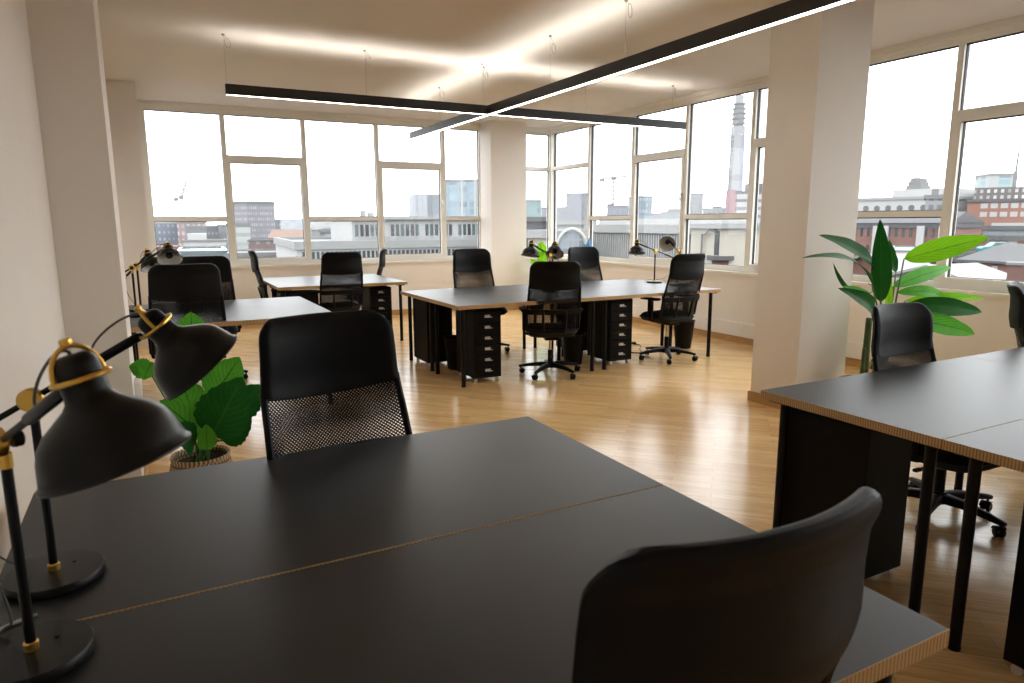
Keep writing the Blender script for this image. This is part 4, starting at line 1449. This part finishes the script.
# slab tower and glass tower
r = block('tower_block', 'slab tower with white left flank and dark right half in the fourth back window', 427, 443, 194.0, 450, fmat('slabdark', (0.13, 0.15, 0.18), (0.17, 0.2, 0.24), 1.2, 3.0, 0.5, 0.4), 20, skew=3, parapet=0.8)
A, W, zt, rz = plot(415.5, 427, 194.0, 448)
b = MB(); h = zt-GZ; wl = r['w']*0.72
b.box(-wl, -0.1, 0.0, 18, 0, h); b.build('white_flank', fmat('slabwhite', (0.36, 0.38, 0.41), (0.25, 0.29, 0.33), 3.4, 200, 0.3, 0.98), r, smooth=0)
r = block('glass_tower', 'broad pale blue glass tower with red bits on its roof, left of the white pier', 445, 500, 179.5, 300, fmat('glasst', (0.30, 0.37, 0.41), (0.19, 0.28, 0.33), 4.4, 3.1, 0.72, 0.72, (0.24, 0.32, 0.37)), 24, parapet=1.0)
h = r['h']
b = MB()
for q in (1.5, 4.0, 6.0):
    b.box(q, q+0.25, 2, 2.25, h, h+2.6)
b.box(1.5, 7.0, 2, 2.25, h+1.7, h+2.0); b.box(1.0, 9.0, 2.0, 2.2, h+0.7, h+0.9)
b.build('roof_cradle', M['cranered'], r, smooth=0)
for q in (0.28, 0.52):
    b = MB(); b.box(r['w']*q, r['w']*q+0.9, -0.4, 0, 0, h); b.build('facade_fin', M['whitewall'], r, smooth=0)


def crane(label, px, pybase, pytop, D, jib, tip_px, tip_py, rear, m):
    P = at_d(px, pytop, D)
    root = thing('tower_crane', label, 'crane', (P.x, P.y, GZ))
    h = P.z-GZ
    def lattice(p, q, w, n):
        b = MB()
        p, q = Vector(p), Vector(q)
        t = (q-p).normalized()
        s = t.cross(Vector((0, 0, 1))) if abs(t.z) < 0.9 else Vector((1, 0, 0))
        s.normalize(); r_ = t.cross(s)
        crn = [s*w+r_*w, s*w-r_*w, s*-w-r_*w, s*-w+r_*w]
        for c in crn:
            b.tube([p+c, q+c], 0.26, 4)
        for i in range(n):
            a = p.lerp(q, i/n); c = p.lerp(q, (i+1)/n)
            for k_ in range(4):
                b.tube([a+crn[k_], c+crn[(k_+1) % 4]], 0.18, 4, cap=False)
        return b
    lattice((0, 0, 0), (0, 0, h), 0.8, 18).build('mast', m, root, smooth=0)
    b = MB(); b.box(-1.3, 1.3, -1.3, 1.3, h, h+2.4); b.build('cab', m, root, smooth=0)
    T_ = at_d(tip_px, tip_py, D) - P
    lattice((0, 0, h+1.5), (T_.x, T_.y, h+T_.z), 0.6, 14).build('jib', m, root, smooth=0)
    R_ = at_d(rear, pytop-0.5, D) - P
    b = lattice((0, 0, h+1.2), (R_.x, R_.y, h+1.6), 0.6, 4)
    b.box(R_.x-1.4, R_.x+1.4, R_.y-1.4, R_.y+1.4, h-1.2, h+1.4)
    b.build('counter_jib', m, root, smooth=0)
    return root


crane('pale luffing tower crane in the first back window, jib tilted up to the right', 181.5, 222, 199.5, 520, 0, 187.0, 180.0, 176, M['craneblue'])
crane('grey tower crane with a level jib beyond the right hand windows', 613.5, 222, 180.0, 520, 0, 630, 176.5, 602, M['craneblue'])

# --- seen through the right hand windows
block('glass_block', 'teal glass block just right of the white back pier', 512, 541.5, 199.5, 320, fmat('teal', (0.22, 0.33, 0.33), (0.14, 0.24, 0.25), 2.2, 3.2, 0.7, 0.7), 20, skew=6)
block('office_block', 'lilac grey block between teal glass block and slate coloured block', 541.5, 567, 207.0, 430, fmat('lilac', (0.31, 0.31, 0.35), (0.24, 0.25, 0.29), 2.6, 3.2, 0.5, 0.4), 20)
block('office_block', 'slate coloured square block behind the corner window pane', 566, 589.5, 193.0, 400, fmat('slateb', (0.19, 0.20, 0.24), (0.15, 0.16, 0.2), 1.8, 3.2, 0.6, 0.5), 24)
block('office_block', 'wide lilac grey block below the grey level jib crane', 607, 640, 205.5, 400, fmat('lilac2', (0.24, 0.25, 0.31), (0.19, 0.2, 0.26), 1.6, 3.2, 0.6, 0.5), 24, extra=[(0.0, 0.2, 1.0, M['roofgrey'])])
r = block('tower_block', 'blue grey tower with a roof aerial right of the third right hand mullion', 639, 652.5, 196.0, 360, fmat('bluet', (0.17, 0.22, 0.26), (0.22, 0.29, 0.33), 1.8, 3.0, 0.6, 0.5), 14, skew=3, roof=M['slate'])
b = MB(); b.tube([(3.4, 5, r['h']), (3.4, 5, r['h']+5.5)], [0.16, 0.08], 6); b.build('aerial', M['roofgrey'], r)
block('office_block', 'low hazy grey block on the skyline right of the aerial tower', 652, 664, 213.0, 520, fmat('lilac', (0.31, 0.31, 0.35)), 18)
block('office_block', 'domed looking hazy block on the skyline before the fourth right mullion', 662, 690, 211.5, 560, fmat('haze4', (0.29, 0.32, 0.33), (0.22, 0.25, 0.27)), 18, extra=[(0.2, 0.7, 2.2, M['roofpale'])])  # aerial haze put into this facade colour
block('tower_block', 'small square grey tower left of the telecom tower', 690.5, 703.5, 193.0, 430, fmat('greyt', (0.20, 0.215, 0.22), (0.26, 0.27, 0.28), 1.3, 2.8, 0.5, 0.5), 12, skew=4)
block('office_block', 'low grey green block at the telecom tower foot', 703, 727, 208.0, 470, fmat('lilac3', (0.21, 0.24, 0.25), (0.17, 0.2, 0.21)), 18, extra=[(0.4, 0.8, 1.2, M['roofgrey'])])
# telecom tower
D = 720
P = at_d(733.5, 221, D)
tw = thing('telecom_tower', 'very tall white telecom tower with dark aerial decks beyond the right hand windows', 'tower', (P.x, P.y, GZ), math.atan2(P.y, P.x)-PI/2)
zt = at_d(733.5, 127, D).z - GZ
b = MB(); hw = 7.6
for z in (0, zt):
    k_ = 1.0 if z == 0 else 0.86
    for (x, y) in ((-hw, -hw*0.55), (-hw*0.55, -hw), (hw*0.55, -hw), (hw, -hw*0.55), (hw, hw*0.55), (hw*0.55, hw), (-hw*0.55, hw), (-hw, hw*0.55)):
        b.v.append(Vector((x*k_, y*k_, z)))
for i in range(8):
    b.face((i, (i+1) % 8, 8+(i+1) % 8, 8+i))
b.face(list(range(8, 16)))
b.build('shaft', citymat('white tower cladding', (0.26, 0.265, 0.275), 0.7, noise=0.05, nscale=0.2), tw, smooth=0)
z1 = at_d(733.5, 136, D).z - GZ
for sg, mm in ((-1, fmat('shaftwin', (0.08, 0.085, 0.10), (0.24, 0.25, 0.27), 40, 4.2, 0.98, 0.3)), (1, citymat('violet glazing strip', (0.17, 0.17, 0.27), 0.4))):
    b = MB(); b.box(-1.5, 1.5, -0.3, 0.0, 20, z1)
    o = b.build('window_strip', mm, tw, smooth=0)
    o.location = (sg*5.2, -6.95 if True else 0, 0); o.rotation_euler = (-0.004, 0, sg*0.35)
z_ = zt
b = MB(); b.cyl((0, 0, zt-2), (0, 0, zt+29), 4.0, n=20); b.build('aerial_core', M['palewall'], tw)
dk = citymat('grey aerial deck', (0.11, 0.115, 0.12), 0.7)
for i, (rr, hh) in enumerate(((4.6, 2.0), (6.6, 1.2), (5.4, 3.6), (6.9, 1.2), (5.6, 3.4), (6.9, 1.2), (5.4, 3.4), (6.4, 1.2), (4.8, 3.2), (5.9, 1.2), (3.4, 6.0))):
    b = MB(); b.lathe([(0, z_), (rr, z_), (rr, z_+hh), (0, z_+hh)], n=24); b.build('aerial_deck', dk if i % 2 else M['roofpale'], tw); z_ += hh
# slab right of the tower
r = block('office_slab', 'white office slab with dark window bands right of the telecom tower', 737, 800, 191.0, 330, fmat('slabw', (0.50, 0.49, 0.50), (0.13, 0.14, 0.15), 90, 3.5, 0.985, 0.38), 18, skew=8, roof=M['slate'], extra=[(0.25, 0.9, 3.6, M['slate'])])
b = MB(); b.box(-3.6, -0.1, 0.2, 5, 0, r['h']+0.6); b.build('pink_stair_tower', citymat('pink cladding', (0.34, 0.19, 0.21), 0.8), r, smooth=0)
# near buildings under the right-hand windows
r = block('ribbed_shed', 'large pale ribbed metal shed close outside the right hand windows', 589, 691, 224.5, 46, M['palewall'], 9, skew=-7, roof=M['palewall'], parapet=0.5)
h = r['h']; W = r['w']
for i in range(44):
    a = W*(i+0.5)/44
    b = MB(); b.box(a-0.035, a+0.035, -0.10, 0.0, h-4.6, h-0.55); b.build('rib', M['whitewall'], r, smooth=0)
b = MB(); b.box(-0.5, W+0.3, 1.2, 8.5, h-0.2, h+0.35); b.build('set_back_storey', M['whitewall'], r, smooth=0)
b = MB(); b.box(W*0.66, W*0.84, -0.16, -0.02, h-3.6, h-2.2); b.build('pink_panel', citymat('faded pink panel', (0.42, 0.30, 0.26), 0.8), r, smooth=0)
# barrel vaulted roof light
P = at_d(572, 249, 42)
vt = thing('vaulted_rooflight', 'arched glazed rooflight with a white rim outside the corner windows', 'rooflight', (P.x, P.y, GZ), math.atan2(P.y, P.x)-PI/2)
z0 = at_d(572, 262, 42).z - GZ
b = MB(); b.box(-1.1, 1.1, 0, 4, 0, z0); b.build('kerb', M['palewall'], vt, smooth=0)
def arch(r_, w_):
    return [(r_*math.cos(PI*i/16)*w_, z0 + r_*math.sin(PI*i/16)) for i in range(17)]
b = MB()
for y0, rr in ((0.05, 1.9), (4.0, 1.9)):
    for x, z in arch(rr, 0.52):
        b.v.append(Vector((x, y0, z)))
for i in range(16):
    b.face((i, i+1, 18+i, 17+i))
b.face(list(range(17))); b.face(list(range(33, 16, -1)))
b.build('glazing', fmat('vaultglass', (0.34, 0.37, 0.39), (0.23, 0.26, 0.29), 0.32, 0.5, 0.8, 0.8), vt, smooth=0)
b = MB(); b.tube([(x, 0.0, z) for x, z in arch(2.0, 0.55)], 0.10, 8); b.build('rim', M['whitewall'], vt)
block('service_block', 'plain pale wall block behind the arched rooflight in the corner windows', 552, 594, 220.5, 66, M['palewall'], 8, roof=M['palewall'], parapet=0.4)
block('service_block', 'grey plant room with dark roof right of the white back pier', 518, 549, 217.0, 75, M['slate'], 10, roof=M['roofgrey'], parapet=0.5)
block('service_block', 'beige rendered wall block low beside the arched rooflight', 528, 553, 230.0, 52, M['render'], 6, skew=-1, roof=M['palewall'])


def house(name, label, pl, pr_, pyeave, D, rise, m, roofm, depth=9.0, skew=0.0, gable=False):
    A, W, zt, rz = plot(pl, pr_, pyeave, D, skew)
    root = thing(name, label, 'house', (A.x, A.y, GZ), rz)
    h = zt-GZ
    b = MB(); b.box(0, W, 0, depth, 0, h)
    if gable:
        o = len(b.v)
        b.v += [Vector(q) for q in ((0, 0, h), (W, 0, h), (W/2, 0, h+rise), (0, depth, h), (W, depth, h), (W/2, depth, h+rise))]
        b.face((o, o+1, o+2)); b.face((o+4, o+3, o+5))
    b.build('walls', m, root, smooth=0)
    b = MB(); e = 0.25; t_ = 0.14
    if gable:
        for zz in (0, t_):
            b.v += [Vector(q) for q in ((-e, -e, h-0.1+zz), (W/2, -e, h+rise+zz), (W+e, -e, h-0.1+zz), (-e, depth+e, h-0.1+zz), (W/2, depth+e, h+rise+zz), (W+e, depth+e, h-0.1+zz))]
    else:
        for zz in (0, t_):
            b.v += [Vector(q) for q in ((-e, -e, h-0.1+zz), (-e, depth/2, h+rise+zz), (-e, depth+e, h-0.1+zz), (W+e, -e, h-0.1+zz), (W+e, depth/2, h+rise+zz), (W+e, depth+e, h-0.1+zz))]
    for q in ((0, 1, 4, 3), (1, 2, 5, 4)):
        b.face(q[::-1]); b.face([i+6 for i in q])
    for q in ((0, 1), (1, 2), (3, 4), (4, 5), (0, 3), (2, 5)):
        b.face((q[0], q[1], q[1]+6, q[0]+6))
    b.build('roof', roofm, root, smooth=0)
    if not gable:
        b = MB()
        for xx in (0.02, W-0.02):
            o = len(b.v)
            b.v += [Vector(q) for q in ((xx, 0, h), (xx, depth, h), (xx, depth/2, h+rise))]
            b.face((o, o+1, o+2))
        b.build('gable_walls', m, root, smooth=0)
    root['w'] = W; root['h'] = h
    return root


r = block('rendered_house', 'cream rendered building with one tall window close outside the right windows', 691.5, 726, 223.5, 38, M['render'], 7, skew=-2, roof=M['palewall'], parapet=0.25)
b = MB(); h = r['h']; W = r['w']
b.v += [Vector(q) for q in ((W*0.45, -0.15, h-0.02), (W*0.80, -0.15, h-0.36), (W*0.80, -0.15, h-0.50), (W*0.45, -0.15, h-0.14), (W*0.45, 0.3, h-0.02), (W*0.80, 0.3, h-0.36), (W*0.80, 0.3, h-0.50), (W*0.45, 0.3, h-0.14))]
for q in ((3, 2, 1, 0), (4, 5, 6, 7), (0, 1, 5, 4), (1, 2, 6, 5), (2, 3, 7, 6), (3, 0, 4, 7)):
    b.face(q)
b.build('canopy', M['slate'], r, smooth=0)
h = r['h']
windows_on(r, [(h-1.6, h-0.35)], 0.70, 0.86, 1, 0.75, M['darkglass'], M['whitewall'])
b = MB(); b.tube([(r['w']*0.40, -0.15, h-2.0), (r['w']*0.40, -0.15, h-0.55), (r['w']*0.55, -0.2, h-0.50), (r['w']*0.60, -0.2, h-0.28)], 0.05, 8)
b.build('flue_pipe', M['roofpale'], r)
r = block('service_block', 'grey metal clad block right of the cream gabled building', 727, 775, 222.5, 60, fmat('clad', (0.27, 0.285, 0.285), (0.22, 0.235, 0.24), 2.4, 60, 0.08, 0.99), 12, roof=M['roofpale'])
b = MB(); b.box(0.6, 2.0, -1.3, 0, r['h']-3.1, r['h']-1.6); b.build('doorway_box', M['palewall'], r, smooth=0)
block('brick_block', 'low orange brick wall block at the window foot before the grey clad block', 730, 790, 250.5, 44, M['brick'], 3, roof=M['brickbrown'], parapet=0.3)
block('brick_block', 'brown yard wall at the window foot right of the cream gabled building', 712, 729, 256.0, 36, M['brickbrown'], 1.2, roof=M['roofgrey'], parapet=0.2)

# --- seen through the window behind the banana plant
r = block('white_building', 'white building with two rows of round windows and a roof turret, upper right window', 846, 946, 198.5, 150, M['whitewall'], 26, skew=-6, roof=M['palewall'], parapet=0.5)
h = r['h']; W = r['w']
for row, zz in enumerate((h-2.0, h-4.6)):
    for i in range(8):
        x = W*(0.06 + 0.115*i + (0.0 if row else 0.05))
        b = MB(); b.lathe([(0, 0), (0.52, 0), (0.52, 0.08), (0, 0.08)], (x, -0.06, zz), (0, 1, 0), n=18)
        b.build('round_window', M['darkglass'], r)
b = MB(); b.box(W*0.38, W, 5, 22, h, h+1.5); b.build('attic_storey', M['whitewall'], r, smooth=0)
b = MB()
for (x0, x1, z0, z1) in ((0.47, 0.62, 1.5, 2.3), (0.49, 0.60, 2.3, 3.1), (0.51, 0.58, 3.1, 3.7)):
    b.box(W*x0, W*x1, 7, 12, h+z0, h+z1)
b.build('turret', M['roofpale'], r, smooth=0)
block('office_block', 'grey glazed stair block at the right end of the round windowed building', 926, 944, 195.0, 126, fmat('stair', (0.30, 0.30, 0.31), (0.14, 0.15, 0.17), 1.1, 1.5, 0.6, 0.6), 8, extra=[(0.3, 0.7, 1.0, M['roofpale'])])
r = block('brick_flats', 'red brick flats with a slate roof below the round windowed building', 850, 948, 223.0, 112, M['brick'], 16, skew=-4, roof=M['slate'], parapet=0.7)
h = r['h']; W = r['w']
b = MB(); b.v += [Vector(q) for q in ((-0.4, -0.4, h), (W+0.4, -0.4, h), (W+0.4, 6, h+1.5), (-0.4, 6, h+1.5), (W+0.4, 16, h), (-0.4, 16, h))]
for q in ((0, 1, 2, 3), (3, 2, 4, 5), (0, 3, 5), (1, 4, 2)):
    b.face(q)
b.build('pitched_roof', M['slate'], r, smooth=0)
windows_on(r, [(h-1.9, h-0.6), (h-4.4, h-3.1), (h-6.9, h-5.6)], 0.03, 0.98, 13, 0.42, M['darkglass'])
for i, q in enumerate((0.27, 0.36, 0.72, 0.93)):
    b = MB(); b.box(W*q, W*q+0.9, -0.5, 0.0, h-7.2, h-0.4); b.build('white_bay', M['whitewall'], r, smooth=0)
r = block('shed', 'flat blue grey roofed shed before the red brick flats', 888, 946, 250.0, 70, citymat('blue cladding', (0.20, 0.25, 0.30), 0.7), 12, roof=citymat('blue grey roof sheet', (0.17, 0.20, 0.235), 0.6, noise=0.1, nscale=0.4), parapet=0.25)
house('gabled_house', 'low brown house with red tiled roof at the sill left of the plant', 846, 884, 268.0, 52, 0.9, M['brickbrown'], M['redtile'], 8, -2)
house('gabled_house', 'low house with white sheeted roof behind the plant leaves at the sill', 892, 937, 272.0, 46, 0.8, M['brick'], M['palewall'], 5, 2)
block('office_block', 'tall pale gridded block just right of the last mullion', 947, 968, 195.0, 190, fmat('tallgrid', (0.44, 0.43, 0.43), (0.17, 0.17, 0.18), 1.9, 2.8, 0.5, 0.6), 10, roof=M['roofpale'])
block('brick_block', 'dull red brick block below the tall pale gridded block', 951, 972, 214.0, 168, fmat('redgrid', (0.23, 0.125, 0.105), (0.25, 0.24, 0.24), 2.0, 2.9, 0.4, 0.5), 10, roof=M['roofgrey'])
r = block('brick_offices', 'big red brick offices with a dark gridded top storey at the right picture edge', 968, 1075, 199.5, 140, citymat('bright red brick', (0.30, 0.135, 0.095), 0.9, noise=0.15, nscale=0.8), 24, skew=0, roof=M['slate'], parapet=0.5)
h = r['h']; W = r['w']
b = MB(); b.box(W*0.05, W, 1.0, 22, h-0.3, h+1.9); up = b.build('top_storey', fmat('topgrid', (0.13, 0.115, 0.11), (0.45, 0.44, 0.42), 0.95, 1.0, 0.45, 0.55), r, smooth=0)
windows_on(r, [(h-1.5, h-0.7), (h-2.9, h-2.1)], 0.12, 1.0, 9, 0.72, M['whitewall'])
b = MB(); b.box(W*0.26, W, -0.3, 0.0, h-4.6, h-3.9); b.build('white_band', M['whitewall'], r, smooth=0)
windows_on(r, [(h-7.2, h-5.8)], 0.10, 1.0, 8, 0.5, M['darkglass'])
block('glass_tower', 'white and turquoise tower beyond the red brick offices', 990, 1016, 173.5, 400, fmat('tealtower', (0.42, 0.43, 0.43), (0.20, 0.36, 0.40), 9.0, 3.0, 0.55, 0.8), 16, skew=4, parapet=1.0)
b = MB()
P = at_d(1019, 147, 330)
cr_ = thing('crane_mast', 'thin pale crane mast standing right of the turquoise tower', 'crane', (P.x, P.y, GZ))
b.box(-0.5, 0.5, -0.5, 0.5, 0, P.z-GZ-9); b.build('mast', M['craneblue'], cr_, smooth=0)
b = MB(); b.tube([(0, 0, P.z-GZ-9), (0.8, 0.2, P.z-GZ)], [0.4, 0.25], 6); b.build('jib', M['craneblue'], cr_)
block('glass_block', 'low blue glazed block in front of the red brick offices', 984, 1075, 226.0, 128, fmat('bluelow', (0.25, 0.29, 0.31), (0.14, 0.19, 0.22), 1.8, 1.6, 0.7, 0.6), 4, roof=M['roofgrey'])
block('brick_block', 'red brick row with pale window surrounds under the low glazed block', 952, 1075, 236.0, 113, fmat('redrow', (0.30, 0.11, 0.085), (0.33, 0.31, 0.30), 2.4, 2.6, 0.4, 0.5), 6, roof=M['roofgrey'])
r = block('car_deck', 'grey roof parking deck above the brick house at the right picture edge', 952, 1075, 251.5, 96, M['roofgrey'], 12, roof=M['roofgrey'], parapet=0.9)
P = at_d(998, 249.0, 101)
car = thing('car', 'teal car parked on the grey roof deck, behind the long light leaf tip', 'car', (P.x, P.y, GZ+r['h']-0.48), math.radians(-42))
prof = [(-2.0, 0.35), (-2.05, 0.75), (-1.85, 0.95), (-1.2, 1.02), (-0.6, 1.48), (0.75, 1.50), (1.35, 1.05), (1.95, 0.92), (2.05, 0.6), (2.0, 0.35)]
b = MB(); n = len(prof)
for y in (-0.85, 0.85):
    for x, z in prof:
        b.v.append(Vector((x, y*(0.86 if z > 1.2 else 1.0), z)))
b.face(list(range(n))[::-1]); b.face(list(range(n, 2*n)))
for i in range(n):
    b.face((i, (i+1) % n, n+(i+1) % n, n+i))
b.build('body', M['tealpaint'], car, smooth=0)
b = MB(); b.v += [Vector(q) for q in ((-0.95, -0.86, 1.05), (1.15, -0.86, 1.05), (0.68, -0.77, 1.42), (-0.55, -0.77, 1.42))]; b.face((0, 1, 2, 3)); b.build('side_window', M['darkglass'], car, smooth=0)
for x in (-1.25, 1.25):
    for y in (-0.72, 0.72):
        b = MB(); b.cyl((x, y-0.1, 0.33), (x, y+0.1, 0.33), 0.33, n=16); b.build('wheel', M['plastic'], car)
r = house('gabled_house', 'red brick house with grey roof and pale framed windows at the right picture edge', 962, 1060, 260.0, 50, 0.8, M['brick'], M['roofgrey'], 8, -3)
h = r['h']
windows_on(r, [(h-1.2, h-0.25)], 0.12, 0.80, 4, 0.35, M['whitewall'])
r = house('lean_to', 'pale sheeted pitched roof above the sill below the brick house', 967, 1012, 281.0, 40, 0.55, M['palewall'], M['palewall'], 4, 3)
b = MB()
A, W, zt, rz = plot(1008, 1030, 265.0, 38)
ch = thing('chimney_stack', 'stubby red brick chimney stack above the sill at the right picture edge', 'chimney', (A.x, A.y, GZ), rz)
b.box(0, W, 0, 0.9, 0, zt-GZ); b.build('stack', M['brickbrown'], ch, smooth=0)
b = MB(); b.box(-0.08, W+0.08, -0.08, 0.98, zt-GZ, zt-GZ+0.12); b.build('capping', M['roofpale'], ch, smooth=0)
block('brick_block', 'low brown brick parapet block at the sill right of the mullion behind the plant', 938, 965, 279.0, 44, M['brickbrown'], 3, roof=M['roofgrey'], parapet=0.3)


# thin outdoor haze over the city (a real scattering volume, all of it outside the building)
hz = bpy.data.materials.new('city haze'); hz.use_nodes = True
nt = hz.node_tree; nt.nodes.remove(nt.nodes['Principled BSDF'])
vs = node(nt, 'ShaderNodeVolumeScatter')
vs.inputs['Color'].default_value = (0.97, 0.98, 1.0, 1); vs.inputs['Density'].default_value = 0.00022; vs.inputs['Anisotropy'].default_value = 0.2
nt.links.new(vs.outputs[0], nt.nodes['Material Output'].inputs['Volume'])
b = MB()
plan = [(25, -400), (1000, -400), (1000, 1000), (-500, 1000), (-500, 40), (25, 40)]
for z in (GZ-0.5, 60.0):
    for x, y in plan:
        b.v.append(Vector((x, y, z)))
b.face([5, 4, 3, 2, 1, 0]); b.face([6, 7, 8, 9, 10, 11])
for i in range(6):
    b.face((i, (i+1) % 6, 6+(i+1) % 6, 6+i))
o = b.build('haze', hz, smooth=0, kind='stuff'); tag(o, 'thin pale haze hanging over the far city', 'haze')

# ============================================================ LIGHT AND VIEW
w = bpy.data.worlds.new('overcast sky')
scene.world = w
w.use_nodes = True
nt = w.node_tree
bg = nt.nodes['Background']
tc = node(nt, 'ShaderNodeTexCoord')
nz = node(nt, 'ShaderNodeTexNoise')
nz.inputs['Scale'].default_value = 2.5
nz.inputs['Detail'].default_value = 4
mp = node(nt, 'ShaderNodeMapping')
mp.inputs['Scale'].default_value = (1, 1, 3)
nt.links.new(tc.outputs['Generated'], mp.inputs['Vector'])
nt.links.new(mp.outputs[0], nz.inputs['Vector'])
mx = node(nt, 'ShaderNodeMix', data_type='RGBA')
mx.inputs[6].default_value = (0.90, 0.93, 0.97, 1)
mx.inputs[7].default_value = (1.0, 1.0, 1.0, 1)
nt.links.new(nz.outputs['Fac'], mx.inputs[0])
nt.links.new(mx.outputs[2], bg.inputs['Color'])
bg.inputs['Strength'].default_value = 3.3

scene.view_settings.view_transform = 'Standard'
scene.view_settings.look = 'None'
scene.view_settings.exposure = 0.72
scene.view_settings.gamma = 1.0
scene.view_settings.use_curve_mapping = False
scene.cycles.use_denoising = True
scene.cycles.max_bounces = 10
scene.cycles.diffuse_bounces = 6
scene.cycles.transparent_max_bounces = 16
scene.cycles.sample_clamp_indirect = 8.0
scene.cycles.caustics_reflective = False
scene.cycles.caustics_refractive = False
